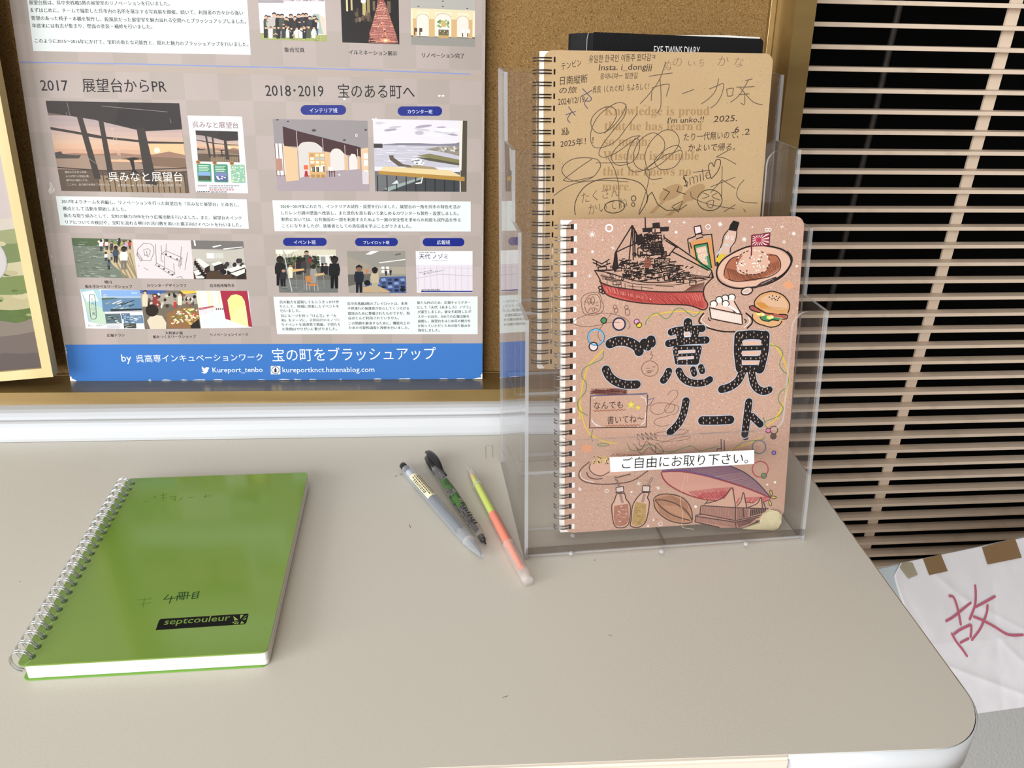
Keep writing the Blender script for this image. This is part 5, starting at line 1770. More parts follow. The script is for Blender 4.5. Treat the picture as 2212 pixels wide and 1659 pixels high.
a.lines([[(1080, 395), (1160, 382), (1240, 372)], [(1195, 295), (1150, 420), (1085, 510), (1020, 582)], [(1102, 470), (1098, 515), (1095, 562)], [(1100, 474), (1160, 455), (1216, 450), (1210, 490), (1198, 532)], [(1155, 412), (1162, 520), (1158, 610), (1128, 650)],
         [(1305, 514), (1345, 500), (1388, 484)], [(1490, 482), (1540, 462), (1588, 446), (1575, 520), (1540, 580), (1500, 612)], [(1556, 410), (1535, 490), (1490, 545), (1438, 582)],
         [(1610, 480), (1612, 505), (1616, 530)], [(1610, 482), (1654, 476), (1652, 500), (1648, 526), (1616, 530)], [(1676, 468), (1740, 468), (1800, 464)], [(1738, 424), (1786, 412)], [(1762, 414), (1730, 470), (1690, 530), (1636, 572)],
         [(1700, 470), (1760, 540), (1800, 575), (1856, 590)], [(1690, 520), (1730, 516), (1765, 514)], [(1732, 516), (1734, 560), (1728, 588), (1706, 576)]], 4.5, P3, 2, True)
a.build('handwriting', M['ink'], fc2, 'large thin handwritten name')
a = k2art()
a.lines([[(615, 532), (655, 512), (692, 488)], [(625, 478), (665, 520), (688, 548), (668, 565), (640, 560)], [(662, 540), (640, 580), (662, 616)], [(512, 658), (545, 645), (580, 634)], [(530, 602), (558, 640), (576, 662)], [(545, 648), (524, 684), (542, 714)]], 5, '4a4a66', 3, True)
a.lines([[(485, 750), (500, 790)], [(505, 745), (485, 795), (510, 790), (500, 760)], [(520, 745), (515, 795), (535, 780), (515, 745), (528, 790)]], 4, P1, 2)
a.build('pen_crosses', M['ink'], fc2)
a = k2art()
for L_ in ([(925, 590), (900, 650), (850, 720), (790, 770), (730, 782), (688, 740), (690, 680), (740, 625), (800, 602), (845, 615), (858, 660), (830, 720), (775, 785)],
           [(1000, 650), (930, 740), (860, 830), (780, 875), (710, 880), (682, 830), (690, 750), (740, 660), (830, 590), (890, 574), (925, 600), (910, 670), (840, 760), (770, 850), (738, 920), (770, 948), (850, 920), (950, 850), (1020, 800)],
           [(1020, 800), (960, 810), (880, 860), (825, 930), (840, 985), (890, 1003), (970, 975), (1010, 910), (1015, 840), (985, 820), (940, 900), (930, 985), (960, 1040), (1030, 1040), (1120, 980), (1180, 900), (1180, 830), (1110, 780), (1020, 830), (975, 920), (985, 1000), (1050, 1035), (1150, 1000), (1260, 900), (1286, 830), (1250, 770), (1180, 765), (1100, 830), (1055, 920), (1060, 1000), (1085, 1050)],
           [(1085, 1050), (1080, 1090), (1060, 1180), (1010, 1330)], [(1300, 890), (1270, 865), (1200, 890), (1130, 950), (1120, 985), (1160, 1030), (1250, 1015), (1300, 950), (1300, 900), (1250, 915), (1180, 940), (1060, 1030), (1090, 1095), (1170, 1090)],
           [(750, 990), (720, 960), (640, 950), (560, 960), (500, 1000), (488, 1050), (540, 1100), (620, 1110), (700, 1080), (745, 1020), (748, 990)], [(690, 960), (600, 1020), (510, 1090), (500, 1105), (560, 1110), (700, 1080)], [(715, 985), (820, 985), (940, 980)],
           [(430, 1210), (500, 1160), (600, 1120), (760, 1105), (940, 1115)], [(800, 950), (840, 1020), (870, 1120), (875, 1230), (880, 1300)]):
    a.line(L_, 4.2, P2, 2, True)
a.build('pen_scribbles', M['ink'], fc2, 'looping pen scribbles')
a = k2art()
a.line([(578, 1340), (572, 1290), (590, 1220), (640, 1150), (720, 1105), (820, 1090), (930, 1095), (1020, 1125), (1065, 1190), (1060, 1260), (1010, 1340)], 5, P1, 2, True)
a.text('たくさん', (622, 1262), (880, 1210), 70, P1, 2, -0.02, 0.1)
a.text('かいてね', (668, 1338), (935, 1285), 66, P1, 2, -0.02, 0.1)
a.ring(975, 1228, 16, 18, 5, P1)
a.ring(972, 1270, 11, 13, 5, P1)
a.ring(845, 1285, 70, 42, 5, P1, 3, -8)
a.build('speech_bubble', M['ink'], fc2, 'handwritten speech bubble')
a = k2art()
a.text('Smile', (1318, 1150), (1500, 1090), 78, P1, 2, -0.02, 0.15)
a.line([(1505, 1092), (1490, 1040), (1488, 1000), (1508, 985), (1525, 1010), (1535, 970), (1562, 962), (1568, 995), (1545, 1050), (1505, 1094)], 5, P1, 2, True)
a.lines([[(1175, 1160), (1220, 1185), (1180, 1240)], [(1285, 1145), (1270, 1180), (1330, 1200)], [(1240, 1280), (1310, 1245), (1280, 1320), (1235, 1285)], [(1065, 1260), (1075, 1210), (1100, 1185), (1140, 1270), (1200, 1310), (1290, 1305), (1340, 1270)], [(1320, 1080), (1340, 1150)]], 5, P1, 2)
a.ring(1495, 1240, 84, 72, 5, P1)
a.lines([[(1450, 1190), (1490, 1210), (1445, 1230)], [(1545, 1190), (1510, 1215), (1565, 1240)], [(1470, 1255), (1520, 1240), (1510, 1290), (1485, 1285), (1470, 1258)], [(1365, 1180), (1380, 1225), (1500, 1270), (1665, 1300)], [(1540, 945), (1600, 955), (1675, 995)], [(1580, 1005), (1575, 1230)],
         [(1500, 1150), (1670, 1082)], [(1580, 1100), (1500, 1190)], [(1580, 1100), (1670, 1160)], [(1730, 1100), (1690, 1150), (1680, 1210), (1720, 1250), (1820, 1260)], [(1590, 1320), (1670, 1270)], [(1725, 1300), (1740, 1320)], [(1380, 1050), (1500, 1035)], [(1620, 900), (1540, 945)]], 4, P2, 2, True)
a.build('face_doodle', M['ink'], fc2, 'handwritten greeting and face doodles')

# ------------------------------------------------------------------ drawings on the pinkish kraft notebook
C6 = (1200, 440, .27726)
C7 = (1040, 840, .34358)
C13 = (1200, 900, .25316)
INK, BRN = '231a18', '3a2620'


def k1art(v=C6, base=0):
    return Art(FK1, 6e-5, base).view(*v)


rn = random.Random(17)
a = k1art()
# battleship hull
keel = [(350, 600), (375, 660), (400, 705), (470, 735), (620, 765), (800, 780), (1000, 785), (1080, 800), (1140, 822), (1170, 815), (1180, 780), (1160, 740), (1150, 690)]
wl_ = [(345, 610), (420, 640), (500, 655), (700, 680), (900, 688), (1152, 685)]
a.poly(wl_ + [(1148, 710), (1160, 745), (1178, 785), (1168, 815), (1140, 822), (1080, 800), (1000, 785), (800, 780), (620, 765), (470, 735), (400, 705), (370, 660)], 'c4574f', 0)
a.hatch([(360, 622), (500, 660), (700, 684), (900, 692), (1148, 690)], [(410, 700), (620, 760), (800, 775), (1000, 782), (1160, 812)], 88, 3.2, '93302f', 1, .01, rn)
a.hatch([(380, 640), (700, 700), (1140, 700)], [(400, 690), (700, 745), (1160, 760)], 60, 3, 'dd8a7e', 1, .02, rn)
a.line([(345, 590), (365, 655), (395, 705), (470, 737), (620, 768), (800, 783), (1000, 788), (1080, 803), (1140, 826), (1172, 818), (1184, 782), (1162, 740), (1152, 690), (1165, 640), (1200, 600), (1228, 575)], 10, BRN, 3, True)
a.line(wl_, 9, BRN, 3, True)
a.line([(305, 520), (345, 590), (345, 610)], 9, BRN, 3)
a.line([(305, 520), (420, 540), (560, 585), (700, 612), (860, 610), (1000, 590), (1228, 575)], 8, BRN, 3, True)
a.line([(345, 560), (480, 590), (620, 625), (760, 632), (930, 632), (1060, 612), (1180, 590)], 5, BRN, 3, True)
a.lines([[(400, 580), (402, 630)], [(412, 600), (475, 606), (475, 640)], [(485, 600), (490, 650)], [(510, 605), (512, 655)], [(540, 620), (542, 660)], [(600, 628), (602, 668)], [(670, 640), (672, 675)], [(560, 640), (760, 660)], [(780, 640), (920, 645)], [(1095, 600), (1100, 625)]], 4, BRN, 3)
a.hatch([(1060, 640), (1160, 610)], [(1000, 682), (1150, 680)], 18, 4, '6a4038', 3, 0, rn)
a.hatch([(350, 545), (470, 580)], [(362, 590), (470, 612)], 14, 3, '5d4038', 3)
for x, y in ((348, 655), (372, 690), (352, 680)):
    a.ring(x, y, 13, 12, 8, INK, 3)
# funnel, tower and turrets
a.build('battleship_drawing', M['ink'], fc1, 'red-keeled battleship hull drawn in pen')
a = k1art()
for q in ([(755, 150), (810, 145), (815, 182), (755, 185)], [(675, 190), (885, 178), (880, 215), (680, 222)], [(748, 185), (820, 182), (825, 232), (750, 234)], [(640, 245), (670, 230), (700, 300), (640, 330)], [(440, 500), (465, 385), (480, 385), (490, 500), (465, 530)]):
    a.poly(q, '2a2120', 1)
for q, c in (([(755, 195), (812, 192), (815, 220), (756, 224)], 'cfa995'), ([(770, 198), (780, 198), (780, 222), (770, 222)], '2a2120')):
    a.poly(q, c, 2)
for i in range(9):
    x = 668 + i * 22
    a.line([(x, 240), (x + rn.uniform(-3, 3), 285)], 8, INK, 2)
for i in range(250):
    y = rn.uniform(235, 605)
    hw_ = 60 + (y - 235) * .72
    x = 740 + rn.uniform(-hw_ * (1.25 if y > 430 else .8), hw_ * (1.0 if y > 430 else .65))
    w, h = rn.uniform(14, 60), rn.uniform(8, 34)
    k = rn.random()
    if k < .45:
        a.line([(x, y), (x + w, y - rn.uniform(-3, 6))], rn.uniform(5, 10), INK, 2)
    elif k < .7:
        a.line([(x, y), (x, y + h)], rn.uniform(5, 9), INK, 2)
    elif k < .85:
        a.line([(x, y), (x + w, y - 4), (x + w, y + h), (x, y + h + 2), (x, y)], 6, INK, 2)
    else:
        a.ring(x, y, w * .28, h * .5, 6, INK, 2)
for i in range(70):
    x, y = rn.uniform(480, 840), rn.uniform(450, 590)
    a.line([(x, y), (x + rn.uniform(15, 40), y - rn.uniform(-8, 14))], rn.uniform(8, 13), INK, 3)
a.hatch([(690, 440), (740, 420)], [(700, 500), (745, 490)], 9, 4, '8a4a3c', 4)
a.hatch([(740, 300), (830, 290)], [(745, 400), (840, 390)], 12, 6, INK, 3)
a.ring(700, 330, 30, 42, 9, INK, 3)
a.ring(805, 320, 26, 22, 8, INK, 3)
for q in ([(770, 430), (890, 430), (880, 480), (775, 490)], [(815, 500), (880, 475), (965, 490), (960, 520), (830, 528)], [(840, 545), (950, 530), (960, 590), (850, 598)], [(640, 345), (840, 340), (845, 395), (640, 405)]):
    a.line(q, 8, INK, 3, False, True)
a.lines([[(870, 545), (880, 590)], [(890, 535), (885, 585), (950, 575)], [(890, 580), (950, 545), (1005, 520)], [(905, 585), (970, 545)], [(920, 590), (1000, 545)], [(880, 500), (970, 480)], [(890, 515), (975, 500)]], 7, INK, 4)
for i in range(7):
    a.ring(790 + i * 14, 452 + (i % 2) * 6, 9, 12, 4, INK, 4)
for i in range(9):
    a.ring(1015 + i * 17, 556 + i * 3, 6, 6, 4, INK, 4)
a.lines([[(960, 540), (1200, 572)], [(965, 556), (1180, 592)]], 5, INK, 3)
# masts and rigging
a.lines([[(697, 105), (700, 190)], [(597, 168), (465, 382)], [(597, 168), (635, 240)], [(465, 382), (560, 335), (640, 305)], [(597, 168), (572, 440)], [(600, 180), (605, 440)], [(612, 200), (620, 420)], [(465, 382), (445, 520)], [(470, 385), (488, 510)], [(845, 262), (1215, 520)], [(855, 285), (950, 345)], [(905, 372), (1190, 520)], [(945, 325), (880, 405)], [(1215, 520), (1230, 580)],
         [(1190, 580), (1215, 530), (1220, 575)]], 9, INK, 4)
a.poly([(590, 180), (600, 165), (665, 290), (640, 320), (600, 300)], INK, 3)
a.lines([[(604, 200), (608, 290)], [(620, 230), (624, 300)]], 4, 'b08c7a', 5)
a.lines([[(285, 432), (360, 470), (420, 432)], [(290, 458), (360, 490), (428, 462)], [(318, 442), (322, 490)], [(400, 442), (402, 480)], [(330, 495), (395, 490), (400, 520), (335, 525), (330, 495)], [(495, 438), (560, 455)], [(500, 458), (560, 470)], [(525, 445), (528, 490)], [(300, 520), (440, 515)], [(1010, 500), (1030, 485)], [(1045, 505), (1075, 490)]], 8, INK, 4)
a.build('battleship_drawing', M['ink'], fc1, 'black pen superstructure, masts and rigging')

# bottles
a = k1art()
bx_ = [(1035, 290), (1028, 275), (1085, 258), (1075, 240), (1085, 240), (1130, 235), (1140, 250), (1155, 235), (1218, 240), (1245, 490), (1240, 525), (1110, 480), (1085, 440), (1060, 400), (1035, 340)]
a.poly([(1045, 300), (1090, 285), (1215, 265), (1240, 500), (1200, 525), (1110, 480), (1080, 430), (1050, 340)], 'cf935c', 1)
a.poly([(1078, 325), (1182, 306), (1215, 500), (1195, 525), (1130, 482), (1100, 440)], '3f8a5a', 2)
a.poly([(1095, 345), (1172, 328), (1185, 400), (1160, 420), (1180, 440), (1190, 480), (1150, 470), (1115, 430)], 'd8b39c', 3)
for x, y in ((1110, 368), (1135, 362), (1160, 358), (1122, 412), (1148, 405), (1172, 398), (1140, 440), (1166, 430)):
    a.ring(x, y, 11, 11, 4, 'f0d8c8', 4)
a.lines([[(1078, 325), (1182, 306), (1215, 500)], [(1078, 325), (1100, 440)], [(1030, 275), (1085, 255)], [(1028, 275), (1045, 390)], [(1085, 258), (1092, 240), (1135, 232), (1145, 245), (1215, 238), (1245, 485)], [(1095, 275), (1150, 258)], [(1045, 300), (1060, 350)]], 8, INK, 5)
a.poly([(1078, 178), (1130, 170), (1140, 225), (1085, 240)], 'e8cfd0', 3)
a.line([(1078, 180), (1128, 171), (1140, 225), (1088, 240), (1078, 180)], 8, INK, 5)
a.poly([(1385, 130), (1432, 145), (1412, 215), (1345, 205), (1360, 165)], '1c1818', 4)
a.poly([(1330, 240), (1350, 205), (1410, 220), (1395, 330), (1362, 350), (1345, 395), (1270, 400), (1290, 340), (1310, 310)], 'd3b3a2', 1)
a.poly([(1262, 410), (1300, 388), (1330, 395), (1290, 440), (1252, 490), (1250, 440)], 'd3b838', 2)
a.poly([(1250, 455), (1262, 450), (1275, 470), (1254, 495)], '2a2420', 4)
a.lines([[(1345, 205), (1310, 250), (1298, 305)], [(1412, 215), (1400, 290), (1362, 345)], [(1298, 305), (1275, 370), (1258, 420)], [(1362, 345), (1360, 380)]], 7, INK, 5, True)
a.lines([[(1290, 345), (1275, 375), (1255, 400)], [(1315, 318), (1350, 325)], [(1330, 255), (1325, 280)]], 8, 'b8d8e8', 6, True)
a.ring(1340, 262, 10, 12, 4, 'f4ece8', 6)
a.ring(1378, 268, 8, 14, 4, 'f4ece8', 6)
a.build('bottle_drawing', M['ink'], fc1, 'two drawn bottles')

# curry plate with flag
a = k1art()
a.ell(1545, 495, 290, 160, 'd9b29c', 4, -6, 40)
a.line([(1370, 390), (1300, 440), (1258, 510), (1262, 580), (1310, 628), (1400, 658), (1500, 655), (1640, 630), (1760, 570), (1825, 490), (1830, 420), (1780, 365), (1700, 338), (1600, 325), (1500, 335), (1420, 365), (1370, 390)], 12, INK, 6, True)
a.line([(1700, 600), (1780, 545), (1828, 480), (1838, 420), (1800, 372)], 16, INK, 6, True)
a.poly([(1310, 565), (1320, 490), (1360, 430), (1430, 405), (1560, 400), (1680, 390), (1740, 430), (1755, 480), (1720, 530), (1640, 570), (1540, 600), (1420, 608), (1340, 590)], 'a8674c', 5, True)
a.hatch([(1330, 500), (1480, 540), (1740, 440)], [(1350, 590), (1560, 598), (1740, 500)], 60, 4, '7d4834', 6, .02, rn)
a.poly([(1410, 510), (1440, 430), (1490, 380), (1560, 362), (1620, 380), (1660, 430), (1660, 490), (1610, 535), (1520, 552), (1440, 545)], 'd8b09a', 7, True)
for i in range(26):
    t0 = i * 13.8
    a.ring(1537, 458, 128, 95, 7, INK if rn.random() < .6 else 'f2e4da', 8, -4, t0, t0 + 9, 4)
for i in range(34):
    t = rn.uniform(0, 6.28)
    r = rn.random() ** .5
    a.ell(1537 + 105 * r * math.cos(t), 460 + 75 * r * math.sin(t), 8, 5, rn.choice(['f6ece4', '3a2a24', 'f6ece4']), 9, rn.uniform(0, 180), 8)
a.line([(1310, 560), (1325, 490), (1370, 428), (1430, 408)], 7, BRN, 8, True)
a.line([(1665, 400), (1720, 405), (1752, 460), (1740, 520), (1660, 570), (1540, 590), (1420, 606), (1345, 590)], 7, BRN, 8, True)
a.poly([(1535, 662), (1600, 612), (1715, 568), (1725, 578), (1660, 622), (1560, 658)], '3a302e', 10)
a.line([(1600, 628), (1690, 586)], 4, 'b9a196', 11)
a.ell(1490, 680, 45, 27, 'cdb0a0', 9, -18)
a.ring(1490, 680, 46, 28, 9, INK, 10, -18)
a.ring(1486, 682, 30, 16, 4, 'f0e6e0', 10, -18)
a.build('curry_plate_drawing', M['ink'], fc1, 'plate of curry and rice with a spoon')
a = k1art()
mg = '8c2446'
a.poly([(1530, 248), (1668, 228), (1662, 325), (1528, 330)], 'e2c8bc', 10)
for i in range(16):
    t0 = math.radians(i * 22.5 - 5)
    t1 = math.radians(i * 22.5 + 7)
    pts = [(1582, 282)]
    for t in (t0, t1):
        dx, dy = math.cos(t), math.sin(t)
        kk = min((1664 - 1582) / dx if dx > .01 else 1e9, (1532 - 1582) / dx if dx < -.01 else 1e9, (328 - 282) / dy if dy > .01 else 1e9, (238 - 282) / dy if dy < -.01 else 1e9)
        pts.append((1582 + dx * kk, 282 + dy * kk))
    a.poly(pts, mg, 11)
a.ell(1582, 282, 22, 20, 'b03050', 12)
a.line([(1530, 248), (1668, 228), (1662, 325), (1528, 330), (1530, 248)], 8, '6d2038', 12)
a.line([(1528, 245), (1524, 405)], 10, '6a1e30', 12)
a.build('flag_drawing', M['ink'], fc1, 'small drawn sunburst flag')

# cake and burger
a = k1art()
a.line([(1155, 850), (1120, 900), (1125, 930), (1180, 965), (1300, 995), (1400, 998)], 11, INK, 4, True)
a.line([(1480, 850), (1525, 890), (1530, 930), (1490, 972)], 11, INK, 4, True)
a.line([(1160, 865), (1135, 910), (1200, 960)], 5, 'f0e4dc', 4, True)
a.line([(1500, 880), (1512, 920), (1470, 965)], 6, 'f0e4dc', 4, True)
a.poly([(1200, 812), (1450, 862), (1452, 940), (1210, 892)], 'd6b29e', 3)
a.poly([(1200, 812), (1230, 760), (1380, 740), (1450, 862)], 'e0c2b2', 3)
a.hatch([(1205, 822), (1448, 872)], [(1215, 888), (1450, 938)], 30, 5, 'f2e6de', 4)
a.lines([[(1198, 810), (1212, 895), (1300, 915), (1452, 942)], [(1198, 810), (1450, 862), (1455, 940)], [(1390, 760), (1445, 855)], [(1330, 790), (1440, 862)], [(1340, 780), (1400, 850)]], 8, INK, 5)
for x, y in ((1232, 780), (1275, 748), (1322, 735), (1372, 728), (1325, 778)):
    a.ell(x, y, 27, 24, 'f0e6e2', 5)
    a.ring(x, y, 27, 24, 7, INK, 6, 0, 150, 400)
a.line([(1340, 790), (1430, 850)], 16, 'f0e6e2', 5)
a.lines([[(1190, 885), (1195, 905), (1210, 910)], [(1468, 900), (1485, 912), (1475, 928)]], 7, INK, 5, True)
a.build('cake_drawing', M['ink'], fc1, 'slice of cake on a plate')
a = k1art()
a.poly([(1548, 790), (1565, 740), (1610, 700), (1680, 685), (1750, 700), (1800, 740), (1822, 790), (1815, 850), (1760, 860), (1680, 855), (1600, 830), (1550, 800)], 'd3a06c', 3, True)
a.poly([(1600, 745), (1660, 710), (1740, 715), (1795, 760), (1800, 815), (1720, 830), (1640, 800)], 'd8b090', 4, True)
a.hatch([(1560, 770), (1600, 815), (1780, 850)], [(1620, 770), (1660, 800), (1790, 810)], 30, 3, 'c98a3c', 5, .02, rn)
a.poly([(1510, 800), (1550, 795), (1640, 845), (1760, 862), (1800, 868), (1795, 895), (1700, 880), (1600, 850), (1530, 830)], 'a8584c', 4)
a.poly([(1530, 860), (1560, 850), (1640, 870), (1770, 890), (1765, 930), (1720, 955), (1640, 955), (1570, 925), (1538, 895)], 'd6a878', 3, True)
a.poly([(1590, 880), (1640, 870), (1760, 895), (1740, 912), (1690, 905), (1660, 925), (1620, 905)], '3f8a5c', 5)
for x, y in ((1578, 858), (1610, 862), (1662, 888), (1680, 882)):
    a.ell(x, y, 20, 13, 'e4d458', 6, 15)
    a.ell(x + 8, y, 9, 8, 'f4ecc8', 7)
for L_ in ([(1552, 800), (1550, 760), (1590, 712), (1650, 688), (1700, 684), (1770, 712), (1815, 765), (1822, 810), (1808, 852)], [(1552, 800), (1600, 832), (1640, 852), (1700, 858)], [(1505, 805), (1540, 795), (1600, 835)], [(1508, 805), (1525, 828), (1590, 850)], [(1740, 862), (1800, 866), (1800, 895), (1760, 900)],
           [(1535, 860), (1535, 895), (1570, 930), (1620, 948), (1680, 962), (1740, 945), (1765, 910)], [(1590, 880), (1610, 905), (1650, 915), (1690, 905), (1740, 912)]):
    a.line(L_, 8, INK, 8, True)
for x, y in ((1665, 728), (1690, 718), (1702, 736), (1720, 722), (1735, 738), (1712, 748), (1745, 728), (1685, 742), (1728, 752)):
    a.ell(x, y, 6, 5, INK, 8, 0, 8)
a.build('burger_drawing', M['ink'], fc1, 'drawn hamburger')

# big lettering, black with skin-toned diamonds and a pale outline
strokes = [
    (C6, [(425, 1090), (470, 1072), (530, 1070), (590, 1085), (640, 1120), (650, 1150)], 74), (C6, [(690, 1085), (690, 1090)], 70), (C6, [(742, 1062), (745, 1085)], 72), (C6, [(705, 1115), (720, 1120)], 50),
    (C6, [(392, 1292), (420, 1345), (470, 1385), (540, 1408), (630, 1408)], 66),
    (C6, [(1030, 925), (1032, 975)], 68), (C6, [(900, 1000), (960, 985), (1142, 972)], 54), (C6, [(965, 1010), (975, 1045)], 56), (C6, [(1090, 1000), (1080, 1045)], 56), (C6, [(880, 1088), (1000, 1070), (1172, 1062)], 56),
    (C6, [(932, 1130), (950, 1225)], 44), (C6, [(1118, 1125), (1095, 1225)], 44), (C6, [(935, 1125), (1115, 1125)], 40), (C6, [(945, 1180), (1100, 1178)], 34), (C6, [(950, 1232), (1095, 1232)], 44),
    (C6, [(880, 1305), (862, 1345), (840, 1375)], 56), (C6, [(960, 1302), (985, 1350), (1030, 1385), (1090, 1398), (1160, 1392), (1200, 1370)], 54), (C6, [(1070, 1290), (1080, 1325)], 46), (C6, [(1132, 1272), (1142, 1305)], 46),
    (C6, [(1430, 1030), (1425, 1150), (1440, 1280)], 74), (C6, [(1630, 1028), (1622, 1150), (1590, 1285)], 74), (C6, [(1425, 1030), (1530, 1020), (1632, 1028)], 66), (C6, [(1440, 1125), (1610, 1125)], 40), (C6, [(1440, 1205), (1600, 1205)], 36), (C6, [(1450, 1285), (1580, 1285)], 56),
    (C6, [(1455, 1310), (1420, 1380), (1360, 1425), (1295, 1445)], 60), (C6, [(1525, 1310), (1540, 1390), (1570, 1440), (1620, 1462), (1662, 1450)], 56),
    (C7, [(1285, 75), (1270, 150), (1240, 215), (1185, 272)], 46), (C7, [(1388, 198), (1470, 198), (1562, 194)], 54), (C7, [(1680, 82), (1668, 180), (1655, 285)], 46), (C7, [(1700, 172), (1752, 222)], 42)]
for lo, hi in ((0, 5), (5, 19), (19, 27), (27, 28), (28, 29), (29, 31)):
    a = k1art(C6, 12)
    sub = strokes[lo:hi]
    for vw, pts, w in sub:
        a.view(*vw)
        a.line(pts, w + 11 * (.27726 / vw[2]), 'b9c2d2', 0, True, False, True)
    for vw, pts, w in sub:
        a.view(*vw)
        a.line(pts, w, '1e1a1b', 1, True, False, True)
    for vw, pts, w in sub:
        a.view(*vw)
        sc_ = .27726 / vw[2]
        P_ = spline(pts, 8) if len(pts) > 2 else [(pts[0][0] + (pts[1][0] - pts[0][0]) * t / 8, pts[0][1] + (pts[1][1] - pts[0][1]) * t / 8) for t in range(9)]
        acc, j = 9.0 * sc_, 0
        for p, q in zip(P_, P_[1:]):
            dx, dy = q[0] - p[0], q[1] - p[1]
            l_ = math.hypot(dx, dy)
            acc += l_
            if l_ > 0 and acc > 19 * sc_:
                acc = 0
                j += 1
                for s_ in ((-.27, .27) if j % 2 else (0,)) if w * 1.0 > 40 * sc_ else ((0,) if j % 2 else ()):
                    x, y = p[0] - dy / l_ * w * s_, p[1] + dx / l_ * w * s_
                    r = rn.uniform(5, 8) * sc_
                    a.poly([(x, y - r * 1.5), (x + r * .62, y), (x, y + r * 1.5), (x - r * .62, y)], 'c9a996', 2)
    if lo == 5:
        a.view(*C6)
        a.poly([(1003, 1002), (1042, 998), (1044, 1030), (1005, 1036)], 'd8b29c', 3)
        a.line([(1003, 1002), (1042, 998), (1044, 1030), (1005, 1036), (1003, 1002)], 6, 'd3dbe8', 4)
        for q in ([(955, 1145), (1085, 1138), (1082, 1160), (958, 1166)], [(955, 1195), (1075, 1188), (1072, 1208), (956, 1214)]):
            a.poly(q, 'd6b4a2', 3)
            a.line(q, 5, 'b9c2d2', 4, False, True)
    if lo == 19:
        a.view(*C6)
        for q in ([(1455, 1068), (1600, 1066), (1598, 1100), (1458, 1104)], [(1452, 1148), (1598, 1144), (1590, 1180), (1455, 1184)], [(1452, 1222), (1588, 1222), (1580, 1252), (1452, 1254)]):
            a.poly(q, 'd8b29c', 3)
            a.line(q, 5, 'b9c2d2', 4, False, True)
    a.build('big_lettering', M['ink'], fc1, 'big black hand-lettered character with pale diamonds')

# speech box
a = k1art(C7)
a.line([(685, 42), (680, 245), (1035, 240), (1045, 38)], 5, BRN, 3)
a.lines([[(685, 45), (760, 42), (1040, 28), (1042, 72), (1085, 55), (1060, 100), (1042, 105)], [(685, 42), (700, 42), (1030, 34)]], 5, '5d5f78', 3)
a.lines([[(692, 190), (705, 215), (750, 238)], [(1035, 150), (1025, 210), (980, 238)], [(700, 60), (720, 50)], [(1000, 48), (1030, 60), (1040, 100)], [(690, 200), (730, 236)]], 4, 'e6dcdc', 3)
a.text('なんでも', (706, 128), (888, 122), 46, INK, 4, -0.004)
a.text('書いてね〜', (790, 222), (1020, 210), 50, INK, 4, -0.004)
zz = lambda x0, x1, y0, y1, n: [(x0 + (x1 - x0) * i / n, y0 + (y1 - y0) * i / n + (5 if i % 2 else -3)) for i in range(n + 1)]
a.lines([zz(704, 905, 138, 130, 18), zz(780, 1000, 232, 226, 20)], 4, '9a5a3c', 4)
for cx, cy, r in ((940, 100, 24), (985, 118, 14)):
    a.line([(cx + r * (1 if i % 2 == 0 else .45) * math.sin(i * math.pi / 5), cy - r * (1 if i % 2 == 0 else .45) * math.cos(i * math.pi / 5)) for i in range(11)], 5, 'd8c84a', 4)
    a.ell(cx, cy, r * .5, None, 'd8cf6a', 3)
a.build('speech_box', M['ink'], fc1, 'drawn speech box with handwriting')
a = k1art(C7)
for i in range(14):
    y = 2 + i * 2.4
    a.line([(680 + rn.uniform(0, 40), y), (760, y + rn.uniform(-6, 6)), (840, y + rn.uniform(-6, 6)), (900 + rn.uniform(0, 20), y)], 3.5, '5a2e2a', 3, True)
for i in range(6):
    a.line([(770 + i * 22, 0), (775 + i * 22, 40)], 2.5, '5a2e2a', 3)
a.build('pen_scribble', M['ink'], fc1, 'dense dark scribble')
a = k1art(C7)
a.lines([[(1170, 40), (1190, 15), (1228, 10), (1230, 45), (1190, 90), (1165, 130), (1120, 160), (1075, 150), (1060, 115), (1100, 90), (1170, 90), (1235, 110), (1225, 150), (1170, 170), (1100, 190), (1085, 215), (1130, 235), (1180, 225)],
         [(1150, 130), (1170, 100), (1210, 100), (1205, 140), (1165, 150), (1150, 130)], [(1230, 255), (1300, 262), (1240, 290), (1130, 295), (1090, 280), (1180, 265), (1240, 262)], [(1040, 310), (1150, 330), (1280, 320), (1310, 300), (1240, 305), (1130, 340)]], 2.4, '6a4a42', 3, True)
a.lines([[(985, 320), (980, 285), (1020, 320), (1005, 280), (1050, 320), (1030, 275), (1075, 320), (1060, 275), (1100, 315), (1085, 280)], [(955, 345), (1000, 385), (1040, 330), (1090, 400), (1100, 340), (1145, 395), (1100, 405), (1050, 370), (1010, 410), (975, 375)], [(990, 315), (1000, 360), (1060, 345), (1100, 375)]], 2.6, '3d2c28', 3, True)
a.build('pen_scribble', M['ink'], fc1, 'thin pen scribble near the middle')

